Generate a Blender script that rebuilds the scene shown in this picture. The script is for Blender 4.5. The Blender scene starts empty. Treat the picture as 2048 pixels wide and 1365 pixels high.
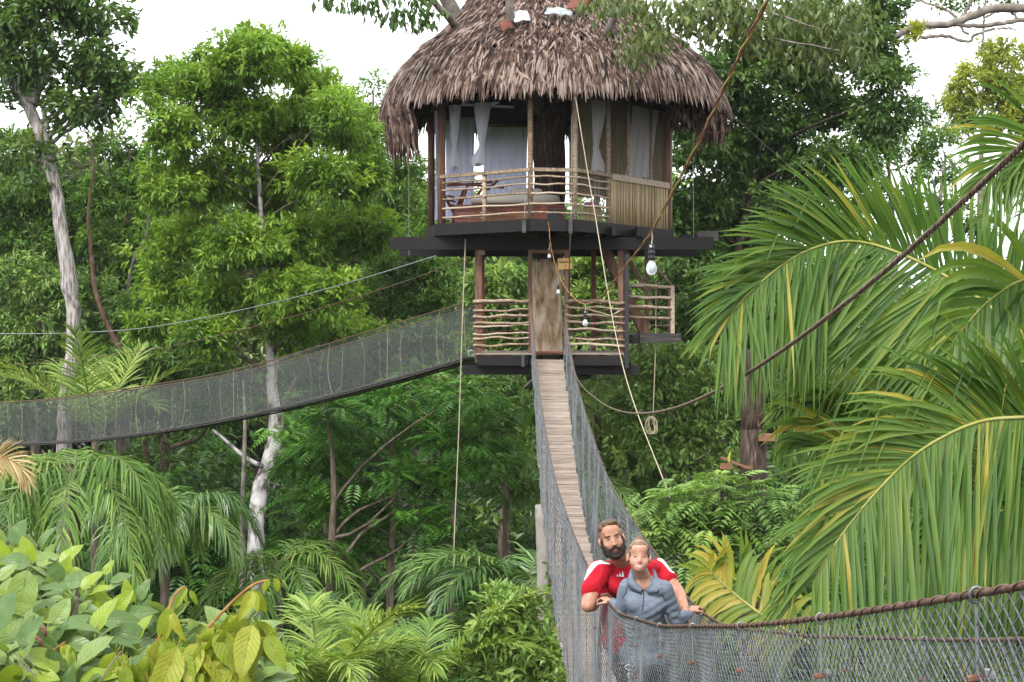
import bpy, math, random
import numpy as np
from mathutils import Vector, Matrix

scene = bpy.context.scene
COL = scene.collection
# ------------------------------------------------------------------ camera, sky, sun, exposure
FPX, CX, HY, CAMZ = 3200.0, 1024.0, 650.0, 13.0      # focal length in photo pixels, horizon row, eye height
cam_d = bpy.data.cameras.new('camera'); cam = bpy.data.objects.new('camera', cam_d); COL.objects.link(cam)
cam.location = (0, 0, CAMZ); cam.rotation_euler = (math.radians(90), 0, 0)
cam_d.sensor_width = 36.0; cam_d.lens = 36.0 * FPX / 2048.0
cam_d.shift_y = -(682.5 - HY) / 2048.0
cam_d.clip_start = 0.1; cam_d.clip_end = 2000
scene.camera = cam

world = bpy.data.worlds.new('World'); scene.world = world; world.use_nodes = True
wn = world.node_tree.nodes; wl = world.node_tree.links; wn.clear()
SUN_EL, SUN_AZ = math.radians(46), math.radians(200)   # azimuth from +Y, clockwise: behind the camera, slightly left
sky = wn.new('ShaderNodeTexSky'); sky.sky_type = 'NISHITA'; sky.sun_disc = False
sky.sun_elevation = SUN_EL; sky.sun_rotation = SUN_AZ; sky.dust_density = 3.0; sky.air_density = 1.0
hs = wn.new('ShaderNodeHueSaturation'); hs.inputs['Saturation'].default_value = 0.15; hs.inputs['Value'].default_value = 0.12
wl.new(sky.outputs[0], hs.inputs['Color'])
mx = wn.new('ShaderNodeMix'); mx.data_type = 'RGBA'; mx.inputs['Factor'].default_value = 0.72
wl.new(hs.outputs[0], mx.inputs[6]); mx.inputs[7].default_value = (1.0, 1.02, 1.05, 1)      # bright even cloud
bg = wn.new('ShaderNodeBackground'); bg.inputs['Strength'].default_value = 1.0
wl.new(mx.outputs[2], bg.inputs['Color'])
wo = wn.new('ShaderNodeOutputWorld'); wl.new(bg.outputs[0], wo.inputs['Surface'])

sun_d = bpy.data.lights.new('sun', 'SUN'); sun_d.energy = 1.5; sun_d.angle = math.radians(14); sun_d.color = (1.0, 0.96, 0.9)
sun = bpy.data.objects.new('sun', sun_d); COL.objects.link(sun)
_d = Vector((math.sin(SUN_AZ) * math.cos(SUN_EL), math.cos(SUN_AZ) * math.cos(SUN_EL), math.sin(SUN_EL)))
sun.rotation_euler = (-_d).to_track_quat('-Z', 'Y').to_euler(); sun.location = (0, -10, 60)

scene.view_settings.view_transform = 'Standard'; scene.view_settings.look = 'None'
scene.view_settings.gamma = 1.0; scene.view_settings.use_curve_mapping = False
scene.view_settings.exposure = 1.48
scene.render.engine = 'CYCLES'
scene.cycles.max_bounces = 6; scene.cycles.transparent_max_bounces = 24
scene.cycles.diffuse_bounces = 4; scene.cycles.glossy_bounces = 2; scene.cycles.transmission_bounces = 4
scene.cycles.caustics_reflective = False; scene.cycles.caustics_refractive = False

# ------------------------------------------------------------------ helpers
def W(x, y, d):
    "photo pixel and distance -> point in the place"
    return np.array([(x - CX) / FPX * d, d, CAMZ - (y - HY) / FPX * d])

def A(v): return np.asarray(v, dtype=float)
def unit(v):
    v = A(v); return v / (np.linalg.norm(v, axis=-1, keepdims=True) + 1e-12)

def spline(pts, n):
    "Catmull-Rom through the points, n samples"
    P = A(pts); m = len(P)
    if m == 2:
        t = np.linspace(0, 1, n)[:, None]; return P[0] * (1 - t) + P[1] * t
    P = np.vstack([2 * P[0] - P[1], P, 2 * P[-1] - P[-2]])
    seg = np.sqrt(np.linalg.norm(np.diff(P[1:-1, :3], axis=0), axis=1)); cum = np.r_[0, np.cumsum(seg)]
    u = np.linspace(0, cum[-1], n); k = np.clip(np.searchsorted(cum, u, side='right') - 1, 0, m - 2)
    t = ((u - cum[k]) / np.maximum(seg[k], 1e-9))[:, None]
    a, b, c, d = P[k], P[k + 1], P[k + 2], P[k + 3]
    return 0.5 * (2 * b + (c - a) * t + (2 * a - 5 * b + 4 * c - d) * t ** 2 + (3 * b - a - 3 * c + d) * t ** 3)

def tube(pts, r, n=6, cap=True):
    P = A(pts); m = len(P); r = np.broadcast_to(A(r), (m,))
    T = np.gradient(P, axis=0); T = unit(T)
    ref = np.array([0, 0, 1.0]) if abs(T[0][2]) < 0.9 else np.array([1.0, 0, 0])
    U = np.zeros_like(P); u = unit(ref - T[0] * np.dot(ref, T[0])); U[0] = u
    for i in range(1, m):
        u = u - T[i] * np.dot(u, T[i]); u = u / (np.linalg.norm(u) + 1e-12); U[i] = u
    B = np.cross(T, U)
    a = np.linspace(0, 2 * math.pi, n, endpoint=False)
    V = P[:, None] + r[:, None, None] * (np.cos(a)[None, :, None] * U[:, None] + np.sin(a)[None, :, None] * B[:, None])
    V = V.reshape(-1, 3)
    i = np.arange(m - 1)[:, None] * n; j = np.arange(n)[None]; j2 = (j + 1) % n
    F = np.stack([i + j, i + j2, i + n + j2, i + n + j], -1).reshape(-1, 4)
    Fs = [F]
    if cap: Fs += [np.arange(n)[::-1][None], (np.arange(n) + (m - 1) * n)[None]]
    return V, Fs

def boxv(c, sx, sy, sz, ax=None):
    "box with centre c, full sizes, optional 3x3 axes as rows"
    s = A([[x, y, z] for x in (-.5, .5) for y in (-.5, .5) for z in (-.5, .5)]) * A([sx, sy, sz])
    if ax is not None: s = s @ A(ax)
    F = A([[0, 1, 3, 2], [4, 6, 7, 5], [0, 4, 5, 1], [2, 3, 7, 6], [0, 2, 6, 4], [1, 5, 7, 3]]).astype(int)
    return s + A(c), [F]

def beam(p0, p1, w, h, up=(0, 0, 1)):
    p0, p1 = A(p0), A(p1); t = p1 - p0; L = np.linalg.norm(t); t = t / L
    s = unit(np.cross(t, A(up))); n = np.cross(s, t)
    return boxv((p0 + p1) / 2, L, w, h, [t, s, n])

def ellipsoid(c, r, ax=None, nu=16, nv=10):
    th = np.linspace(0, math.pi, nv + 1)[1:-1]; ph = np.linspace(0, 2 * math.pi, nu, endpoint=False)
    V = np.stack([np.sin(th)[:, None] * np.cos(ph), np.sin(th)[:, None] * np.sin(ph), np.cos(th)[:, None] * np.ones(nu)], -1).reshape(-1, 3)
    V = np.vstack([V, [[0, 0, 1]], [[0, 0, -1]]]) * A(r)
    if ax is not None: V = V @ A(ax)
    k = nv - 1; i = np.arange(k - 1)[:, None] * nu; j = np.arange(nu)[None]; j2 = (j + 1) % nu
    F = np.stack([i + j, i + nu + j, i + nu + j2, i + j2], -1).reshape(-1, 4)
    jj = np.arange(nu); t = np.stack([np.full(nu, k * nu), jj, (jj + 1) % nu], -1)
    b = np.stack([np.full(nu, k * nu + 1), (jj + 1) % nu + (k - 1) * nu, jj + (k - 1) * nu], -1)
    return V + A(c), [F, t, b]

class G:
    "collects shapes and links them as ONE mesh object"
    def __init__(s): s.V = []; s.F = {}; s.n = 0; s.t = []; s.uv = None
    def add(s, VF, tint=0.5):
        V, Fs = VF; V = A(V); s.V.append(V); s.t.append(np.broadcast_to(A(tint), (len(V),)))
        for f in Fs:
            f = np.asarray(f, dtype=np.int64); s.F.setdefault(f.shape[1], []).append(f + s.n)
        s.n += len(V); return s
    def build(s, name, mat, parent=None, smooth=False, kind=None, mesh_only=False):
        V = np.vstack(s.V)
        if parent is not None: V = V - np.array(world_loc(parent))
        me = bpy.data.meshes.new(name)
        me.vertices.add(len(V)); me.vertices.foreach_set('co', V.astype(np.float32).ravel())
        ks = sorted(s.F); fa = [np.vstack(s.F[k]) for k in ks]
        loops = np.concatenate([f.ravel() for f in fa]); tot = np.concatenate([np.full(len(f), f.shape[1]) for f in fa])
        me.loops.add(len(loops)); me.loops.foreach_set('vertex_index', loops.astype(np.int32))
        me.polygons.add(len(tot)); st = np.r_[0, np.cumsum(tot)[:-1]]
        me.polygons.foreach_set('loop_start', st.astype(np.int32))
        me.polygons.foreach_set('use_smooth', np.full(len(tot), bool(smooth)))
        t = np.concatenate(s.t)
        at = me.attributes.new('tint', 'FLOAT', 'POINT'); at.data.foreach_set('value', t.astype(np.float32))
        if s.uv is not None:
            uvl = me.uv_layers.new(name='UVMap'); uvl.data.foreach_set('uv', np.vstack(s.uv)[loops].astype(np.float32).ravel())
        me.update(calc_edges=True)
        if mat is not None: me.materials.append(M[mat] if isinstance(mat, str) else mat)
        if mesh_only: return me
        return link(name, me, parent, kind)

def world_loc(o):
    l = Vector(o.location)
    while o.parent is not None:
        o = o.parent; l = l + Vector(o.location)
    return l

def link(name, me, parent=None, kind=None):
    o = bpy.data.objects.new(name, me); COL.objects.link(o)
    if parent is not None: o.parent = parent
    if kind: o['kind'] = kind
    return o

def tag(o, label, cat, group=None):
    o['label'] = label; o['category'] = cat
    if group: o['group'] = group
    return o

def thing(name, label, cat, loc, group=None):
    o = bpy.data.objects.new(name, None); COL.objects.link(o); o.location = tuple(float(v) for v in loc); o.empty_display_size = 0.2
    return tag(o, label, cat, group)

def part(name, VF, mat, parent, smooth=False, tint=0.5, kind=None):
    g = G(); g.add(VF, tint); return g.build(name, mat, parent, smooth, kind)

def centred(name, VF, mat, label=None, cat=None, group=None, smooth=False, tint=0.5):
    "a one-mesh thing with its origin at its base"
    V = A(VF[0]); o = np.array([V[:, 0].mean(), V[:, 1].mean(), V[:, 2].min()])
    ob = part(name, (V - o, VF[1]), mat, None, smooth, tint); ob.location = o
    if label: tag(ob, label, cat, group)
    return ob

def merge(*vfs):
    Vs = []; Fs = []; n = 0
    for V, F in vfs:
        Vs.append(A(V)); Fs += [np.asarray(f) + n for f in F]; n += len(V)
    return np.vstack(Vs), Fs

def copy_tree(o, loc, rotz=0, sc=1.0, parent=None):
    c = o.copy(); COL.objects.link(c); c.parent = parent
    if parent is None:
        c.location = tuple(float(v) for v in loc); c.rotation_euler = (0, 0, rotz)
        c.scale = (sc, sc, sc) if np.isscalar(sc) else sc
    for ch in list(o.children): copy_tree(ch, None, parent=c)
    return c

# ------------------------------------------------------------------ materials (all procedural)
M = {}
SURF = .70
LEAFC = A([1.48, 1.42, 1.08])
def nodes(name):
    m = bpy.data.materials.new(name); m.use_nodes = True; nt = m.node_tree
    b = nt.nodes['Principled BSDF']; return m, nt, b, nt.nodes['Material Output']
def ramp(nt, fac, cols, pos=None):
    r = nt.nodes.new('ShaderNodeValToRGB'); e = r.color_ramp.elements
    pos = pos or np.linspace(0, 1, len(cols))
    while len(e) < len(cols): e.new(0.5)
    for i, c in enumerate(cols): e[i].position = float(pos[i]); e[i].color = (*c, 1)
    nt.links.new(fac, r.inputs[0]); return r.outputs[0]
def noise(nt, scale, stretch=(1, 1, 1), detail=4, coord='Object'):
    tc = nt.nodes.new('ShaderNodeTexCoord'); mp = nt.nodes.new('ShaderNodeMapping'); mp.inputs['Scale'].default_value = stretch
    nt.links.new(tc.outputs[coord], mp.inputs[0]); n = nt.nodes.new('ShaderNodeTexNoise')
    n.inputs['Scale'].default_value = scale; n.inputs['Detail'].default_value = detail
    nt.links.new(mp.outputs[0], n.inputs['Vector']); return n.outputs['Fac']
def attr(nt, name='tint'):
    a = nt.nodes.new('ShaderNodeAttribute'); a.attribute_name = name; return a.outputs['Fac']
def mathn(nt, op, a, b):
    n = nt.nodes.new('ShaderNodeMath'); n.operation = op
    for i, v in enumerate((a, b)):
        if isinstance(v, (int, float)): n.inputs[i].default_value = v
        else: nt.links.new(v, n.inputs[i])
    return n.outputs[0]
def bump(nt, b, h, strength, dist=0.02):
    bp = nt.nodes.new('ShaderNodeBump'); bp.inputs['Strength'].default_value = strength; bp.inputs['Distance'].default_value = dist
    nt.links.new(h, bp.inputs['Height']); nt.links.new(bp.outputs[0], b.inputs['Normal'])

def surf(name, cols, scale=4, stretch=(1, 1, 1), rough=0.7, bmp=0.3, dist=0.01, pos=None, tintw=0.25, spec=0.3, metal=0.0, detail=5):
    "wood, bark, stone, metal: colours mixed by stretched noise and by each piece's own tint"
    cols = [tuple(A(c) * SURF) for c in cols]
    m, nt, b, out = nodes(name)
    n = noise(nt, scale, stretch, detail)
    f = mathn(nt, 'ADD', n, mathn(nt, 'MULTIPLY', mathn(nt, 'SUBTRACT', attr(nt), 0.5), tintw * 2))
    nt.links.new(ramp(nt, f, cols, pos or list(np.linspace(0.28, 0.72, len(cols)))), b.inputs['Base Color'])
    b.inputs['Roughness'].default_value = rough; b.inputs['Specular IOR Level'].default_value = spec; b.inputs['Metallic'].default_value = metal
    if bmp: bump(nt, b, n, bmp, dist)
    M[name] = m; return m

def leafmat(name, cols, trans=0.42, tcol=None, rough=0.42, spec=0.4, nscale=0.6, nw=0.3, pos=None, veins=False):
    m, nt, b, out = nodes(name)
    n = noise(nt, nscale, detail=2)
    f = mathn(nt, 'ADD', attr(nt), mathn(nt, 'MULTIPLY', mathn(nt, 'SUBTRACT', n, 0.5), nw))
    c = ramp(nt, f, [tuple(A(k) * LEAFC) for k in cols], pos)
    if veins:
        uv = nt.nodes.new('ShaderNodeUVMap'); sx = nt.nodes.new('ShaderNodeSeparateXYZ'); nt.links.new(uv.outputs[0], sx.inputs[0])
        av = mathn(nt, 'ABSOLUTE', mathn(nt, 'SUBTRACT', sx.outputs[1], 0.5), 0)
        w = mathn(nt, 'SINE', mathn(nt, 'MULTIPLY', mathn(nt, 'SUBTRACT', sx.outputs[0], mathn(nt, 'MULTIPLY', av, 0.55)), 58), 0)
        side = mathn(nt, 'MULTIPLY', mathn(nt, 'SUBTRACT', w, 0.72), 3.0)
        mid = mathn(nt, 'SUBTRACT', 1.0, mathn(nt, 'MULTIPLY', av, 34))
        v = mathn(nt, 'MINIMUM', mathn(nt, 'MAXIMUM', mathn(nt, 'MAXIMUM', side, mid), 0), 1)
        spots = mathn(nt, 'GREATER_THAN', noise(nt, 34, detail=1), 0.69)
        mxv = nt.nodes.new('ShaderNodeMix'); mxv.data_type = 'RGBA'; nt.links.new(mathn(nt, 'MULTIPLY', v, 0.45), mxv.inputs['Factor'])
        nt.links.new(c, mxv.inputs[6]); mxv.inputs[7].default_value = (*veins, 1)
        ms = nt.nodes.new('ShaderNodeMix'); ms.data_type = 'RGBA'; nt.links.new(mathn(nt, 'MULTIPLY', spots, 0.7), ms.inputs['Factor'])
        nt.links.new(mxv.outputs[2], ms.inputs[6]); ms.inputs[7].default_value = (0.09, 0.06, 0.02, 1)
        c = ms.outputs[2]; bump(nt, b, mathn(nt, 'MULTIPLY', v, -1), 0.6, 0.004)
    nt.links.new(c, b.inputs['Base Color']); b.inputs['Roughness'].default_value = rough; b.inputs['Specular IOR Level'].default_value = spec
    if trans:
        t = nt.nodes.new('ShaderNodeBsdfTranslucent')
        mc = nt.nodes.new('ShaderNodeMix'); mc.data_type = 'RGBA'; mc.blend_type = 'MULTIPLY'; mc.inputs['Factor'].default_value = 1
        nt.links.new(c, mc.inputs[6]); mc.inputs[7].default_value = (*(tcol or (1.18, 1.15, 0.6)), 1); nt.links.new(mc.outputs[2], t.inputs['Color'])
        s = nt.nodes.new('ShaderNodeMixShader'); s.inputs[0].default_value = trans
        nt.links.new(b.outputs[0], s.inputs[1]); nt.links.new(t.outputs[0], s.inputs[2]); nt.links.new(s.outputs[0], out.inputs['Surface'])
    M[name] = m; return m

def clothmat(name, col, trans=0.35, rough=0.9, nscale=30, var=0.12, clear=0.0, stretch=(1, 1, 1)):
    m, nt, b, out = nodes(name)
    n = noise(nt, nscale, stretch, detail=3); c = np.minimum(A(col) * .80, .92)
    nt.links.new(ramp(nt, n, [tuple(c * (1 - var)), tuple(np.minimum(c * (1 + var), 1))], [0.35, 0.65]), b.inputs['Base Color'])
    b.inputs['Roughness'].default_value = rough; b.inputs['Specular IOR Level'].default_value = 0.15
    bump(nt, b, n, 0.15, 0.002)
    last = b.outputs[0]
    if trans:
        t = nt.nodes.new('ShaderNodeBsdfTranslucent'); t.inputs['Color'].default_value = (*c, 1)
        s = nt.nodes.new('ShaderNodeMixShader'); s.inputs[0].default_value = trans
        nt.links.new(last, s.inputs[1]); nt.links.new(t.outputs[0], s.inputs[2]); last = s.outputs[0]
    if clear:
        t = nt.nodes.new('ShaderNodeBsdfTransparent'); s = nt.nodes.new('ShaderNodeMixShader')
        nn = noise(nt, 1.3, detail=3)
        nt.links.new(mathn(nt, 'ADD', clear - 0.08, mathn(nt, 'MULTIPLY', nn, 0.16)), s.inputs[0])
        nt.links.new(last, s.inputs[1]); nt.links.new(t.outputs[0], s.inputs[2]); last = s.outputs[0]
    nt.links.new(last, out.inputs['Surface']); M[name] = m; return m

surf('dark_beam', [(.006, .0052, .0052), (.009, .0078, .0078), (.015, .013, .0125)], 3, (.6, 6, 6), .75, .06)
surf('weathered_beam', [(.03, .027, .027), (.065, .06, .058), (.12, .108, .10)], 3, (.6, 7, 7), .8, .5)
surf('post_wood', [(.10, .045, .026), (.19, .10, .065), (.28, .17, .12)], 3, (6, 6, .5), .7, .4)
surf('red_wood', [(.10, .022, .012), (.19, .05, .028), (.26, .08, .04)], 3, (.5, 5, 6), .5, .3)
surf('stick', [(.20, .135, .085), (.39, .29, .205), (.56, .46, .35)], 6, (2, 4, 4), .75, .4)
surf('plank', [(.18, .135, .105), (.31, .25, .205), (.42, .35, .295)], 5, (.8, 7, 7), .85, .5)
surf('bamboo', [(.20, .135, .06), (.40, .30, .155), (.56, .45, .26)], 4, (6, 6, .5), .55, .3)
surf('thatch', [(.016, .007, .0045), (.078, .038, .024), (.165, .105, .080), (.34, .27, .23)], 7, (1, 1, 1), .8, .2, pos=[.22, .44, .62, .86], tintw=.62)
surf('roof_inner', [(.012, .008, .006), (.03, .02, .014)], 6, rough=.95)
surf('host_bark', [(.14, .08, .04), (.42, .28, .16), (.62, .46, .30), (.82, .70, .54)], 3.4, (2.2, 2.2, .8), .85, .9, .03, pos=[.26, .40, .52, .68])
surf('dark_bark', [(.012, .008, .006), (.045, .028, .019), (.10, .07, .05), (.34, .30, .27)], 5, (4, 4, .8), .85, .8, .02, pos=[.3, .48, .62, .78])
surf('limb_bark', [(.10, .08, .06), (.21, .18, .15), (.34, .31, .28)], 5, rough=.85, bmp=.6)
surf('white_bark', [(.06, .05, .045), (.30, .28, .27), (.50, .48, .48), (.64, .63, .63)], 4, (1.3, 1.3, .6), .85, .6, .02, pos=[.32, .42, .55, .7])
surf('grey_bark', [(.05, .04, .035), (.22, .19, .175), (.42, .385, .37), (.58, .55, .54)], 5, (2.6, 2.6, .45), .85, .9, .04, pos=[.3, .42, .55, .72])
surf('forest_bark', [(.06, .045, .03), (.13, .10, .07), (.24, .20, .16)], 4, (3, 3, .6), .9, .6)
surf('rust', [(.05, .026, .017), (.12, .066, .044), (.20, .125, .09)], 40, rough=.8, bmp=.4, dist=.003)
surf('rope_steel', [(.10, .065, .045), (.20, .14, .10), (.31, .235, .18)], 30, rough=.6, bmp=.3, dist=.003, spec=.4)
surf('galvanised', [(.18, .185, .19), (.34, .345, .35), (.5, .5, .51)], 40, rough=.4, bmp=.1, metal=.6, spec=.5)
surf('rust_bolt', [(.09, .036, .02), (.18, .08, .05), (.25, .14, .10)], 60, rough=.7)
surf('net_wire', [(.08, .088, .095), (.14, .152, .16), (.21, .225, .235)], 12, rough=.8, bmp=0, spec=.1)
surf('rope', [(.34, .28, .18), (.48, .41, .29), (.6, .53, .4)], 60, rough=.9, bmp=.3, dist=.003)
surf('dark_cord', [(.06, .05, .04), (.12, .10, .08)], 30, rough=.8)
surf('red_wire', [(.16, .014, .014), (.34, .04, .03)], 20, rough=.5)
surf('yellow_wire', [(.42, .27, .03), (.62, .44, .08)], 20, rough=.5)
surf('soil', [(.012, .010, .006), (.03, .026, .014), (.05, .05, .022)], .8, rough=.95, bmp=.6, dist=.2)
surf('black_rubber', [(.010, .010, .012), (.03, .03, .034)], 20, rough=.5)
surf('sign_board', [(.80, .46, .15), (.92, .57, .21), (.98, .64, .27)], 8, (1, 6, 6), .6, .1)
surf('sign_ink', [(.10, .035, .012), (.14, .05, .02)], 20, rough=.7, bmp=0)
surf('white_plastic', [(.52, .54, .55), (.66, .68, .7)], 4, rough=.4, bmp=.1)
surf('grey_plastic', [(.33, .38, .40), (.48, .53, .55)], 4, rough=.4, bmp=.1)
surf('red_sheet', [(.13, .035, .022), (.22, .075, .05)], 4, rough=.7, bmp=.3)
surf('orange_wood', [(.17, .08, .04), (.28, .14, .08)], 4, (1, 6, 6), .7)
surf('black_pole', [(.012, .014, .018), (.03, .034, .04)], 8, rough=.45)
surf('rachis_green', [(.19, .22, .035), (.36, .37, .09), (.47, .45, .16)], 6, rough=.5, bmp=.1)
surf('rachis_dark', [(.08, .10, .025), (.15, .17, .05)], 6, rough=.5, bmp=.1)
surf('brown_stem', [(.17, .075, .02), (.34, .17, .05), (.46, .27, .09)], 14, rough=.8, bmp=.3)
surf('green_stem', [(.08, .10, .025), (.16, .18, .05)], 10, rough=.7)
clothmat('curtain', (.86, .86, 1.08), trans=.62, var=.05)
clothmat('curtain_white', (.95, .96, 1.06), trans=.45, var=.05)
clothmat('mattress', (.50, .46, .41), trans=0, var=.08)
clothmat('purple_cloth', (.36, .07, .28), trans=0)
clothmat('gauze', (.34, .30, .19), trans=.3, clear=.70)
clothmat('net_film', (.22, .24, .23), trans=.35, clear=.87, var=.15)
clothmat('red_shirt', (.52, .012, .028), trans=0, var=.12, nscale=12)
clothmat('white_stripe', (.78, .78, .80), trans=0, var=.04)
clothmat('grey_top', (.165, .20, .255), trans=0, var=.14, nscale=26, stretch=(.5, .5, 7))
clothmat('dark_trousers', (.045, .047, .055), trans=0, var=.2)
clothmat('collar_dark', (.035, .04, .055), trans=0)
leafmat('leaf_bright', [(.022, .058, .012), (.062, .135, .020), (.125, .225, .032), (.19, .29, .05)])
leafmat('leaf_mid', [(.018, .045, .012), (.045, .105, .020), (.085, .17, .03), (.15, .23, .05)])
leafmat('leaf_dark', [(.018, .040, .014), (.034, .074, .020), (.058, .118, .028), (.10, .17, .045)], trans=.32, spec=.4)
leafmat('leaf_left', [(.022, .050, .018), (.042, .088, .026), (.068, .128, .036), (.11, .17, .06)], trans=.38)
leafmat('leaf_olive', [(.026, .046, .020), (.052, .082, .030), (.088, .120, .045), (.15, .17, .08)], trans=.35)
leafmat('leaf_yellow', [(.07, .11, .02), (.14, .19, .03), (.22, .26, .04), (.30, .30, .07)], trans=.45)
leafmat('leaf_pinnate', [(.014, .048, .010), (.034, .105, .016), (.062, .165, .022), (.11, .22, .04)], trans=.35)
leafmat('leaf_shrub', [(.04, .085, .025), (.085, .16, .045), (.14, .23, .07), (.22, .29, .08)], trans=.3)
leafmat('leaf_far', [(.035, .065, .028), (.075, .12, .04), (.12, .17, .06), (.18, .22, .09)], trans=.3)  # greens lightened so the mist of distance sits in the leaf colour
leafmat('palm_dark', [(.018, .048, .016), (.04, .092, .028), (.075, .15, .04), (.16, .23, .08)], trans=.25, rough=.32, spec=.5)
leafmat('palm_bright', [(.036, .085, .018), (.072, .145, .030), (.125, .205, .045), (.23, .29, .09)], trans=.35)
leafmat('palm_near', [(.024, .062, .018), (.048, .104, .024), (.078, .140, .030), (.15, .172, .03), (.25, .22, .06)], trans=.42, rough=.48, spec=.35, nscale=3, nw=.5, pos=[0, .3, .6, .82, 1])
leafmat('palm_dry', [(.14, .10, .055), (.21, .16, .095), (.29, .24, .165), (.38, .33, .26)], trans=.25, rough=.7, spec=.2)
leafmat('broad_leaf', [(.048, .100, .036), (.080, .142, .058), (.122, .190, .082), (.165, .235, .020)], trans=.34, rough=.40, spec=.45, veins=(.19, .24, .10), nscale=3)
leafmat('young_leaf', [(.10, .155, .014), (.14, .195, .020), (.185, .225, .032), (.22, .215, .04)], trans=.35, rough=.5, spec=.35, veins=(.20, .19, .04), nscale=4)
# ------------------------------------------------------------------ ground
rs = np.random.RandomState(3)
def ground_z(x, y):
    return 0.6 * np.sin(x * .07 + 1) * np.cos(y * .06) + 0.25 * np.sin(x * .31) * np.sin(y * .27 + 2) - 0.6
def make_ground():
    u = np.r_[-900, -400, -200, np.linspace(-100, 100, 81), 200, 400, 900]; v = np.r_[-300, -100, np.linspace(-40, 160, 81), 250, 450, 1000]
    X, Y = np.meshgrid(u, v, indexing='ij'); Z = ground_z(X, Y)
    V = np.stack([X, Y, Z], -1).reshape(-1, 3); m = len(v)
    i = np.arange(len(u) - 1)[:, None] * m; j = np.arange(m - 1)[None]
    F = np.stack([i + j, i + m + j, i + m + j + 1, i + j + 1], -1).reshape(-1, 4)
    o = part('ground', (V, [F]), 'soil', None, True); o['kind'] = 'structure'; return o
make_ground()

# ------------------------------------------------------------------ main suspension bridge, runs from the treehouse deck past the camera
BR = -0.0109
def Bp(xl, d, z): return np.array([xl + BR * d, d, CAMZ + z])
RD = [-2.5, 0, 1.3, 2.58, 3.82, 5.05, 6.29, 7.5, 8.76, 10, 11.5, 14.1, 17.3, 20.7, 24.6, 29.9, 33.0, 34.0]
RZ = [.72, .15, -.15, -.434, -.70, -.95, -1.185, -1.41, -1.61, -1.80, -1.94, -2.03, -2.04, -1.95, -1.56, -.72, .12, .46]
PD = [-2.5, 0, 2.6, 5, 7.5, 10, 12, 15, 18, 21, 24, 26, 28.7, 31.3, 33.9]
PZ = [-.55, -.98, -1.55, -2.1, -2.6, -3.02, -3.35, -3.68, -3.78, -3.7, -3.4, -3.08, -2.45, -1.5, -.66]
def smooth_interp(xs, ys):
    xs, ys = A(xs), A(ys); m = np.gradient(ys, xs)
    def f(x):
        x = np.clip(A(x), xs[0], xs[-1]); k = np.clip(np.searchsorted(xs, x) - 1, 0, len(xs) - 2)
        h = xs[k + 1] - xs[k]; t = (x - xs[k]) / h
        return (2*t**3-3*t**2+1)*ys[k] + (t**3-2*t**2+t)*h*m[k] + (-2*t**3+3*t**2)*ys[k+1] + (t**3-t**2)*h*m[k+1]
    return f
rail_z = smooth_interp(RD, RZ); plank_z = smooth_interp(PD, PZ)
XL, XR, PL, PR = .778, 1.48, .80, 1.45
_rz = rail_z
def rail(xl, d): return _rz(d) - (0 if xl == XL else .045 + .07 * np.exp(-((A(d) - 11.5) / 2.5) ** 2))
bridge = thing('suspension_bridge', 'plank footbridge with wire mesh sides running from the treehouse door to the front', 'bridge', Bp(1.1, 33.9, -.66))
# planks
pk = np.arange(-2.3, 33.75, 0.142)
for i, d in enumerate(pk):
    w = .136 + rs.uniform(-.004, .004); sl = (plank_z(d + .05) - plank_z(d - .05)) / .1
    t = unit([BR, 1, sl]); s = unit([1, -BR, rs.uniform(-.012, .012)]); n = np.cross(s, t)
    c = Bp((PL + PR) / 2 + rs.uniform(-.012, .012), d, plank_z(d) - .018 + rs.uniform(-.004, .004))
    part('plank', boxv(c, PR - PL + rs.uniform(-.03, .03), w, .03, [s, t, n]), 'plank', bridge, tint=rs.uniform(.3, .75))
# carrying cables under the planks and hand cables
dd = np.linspace(-2.4, 33.95, 150)
for xl in (PL + .06, PR - .06):
    part('support_cable', tube(np.stack([Bp(xl, d, plank_z(d) - .05) for d in dd]), .012, 6), 'rust', bridge, True)
for xl in (XL, XR):
    P = np.stack([Bp(xl, d, rail(xl, d)) for d in np.linspace(-2.4, 34.0, 420)])
    g = G(); a = np.linspace(0, 420 * 1.9, 420)
    g.add(tube(P, .0062, 7))
    # winding strand that lashes the mesh to the hand cable, near the people and the camera
    q = np.linspace(1.8, 15, 2600); Q = np.stack([Bp(xl, d, 0) for d in q]); Q[:, 2] = CAMZ + rail(xl, q)
    ph = q * 70; Q[:, 0] += .0071 * np.cos(ph); Q[:, 2] += .0071 * np.sin(ph)
    g.add(tube(Q, .0021, 3, False), .9)
    g.build('hand_cable', 'rust', bridge, True)
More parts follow.
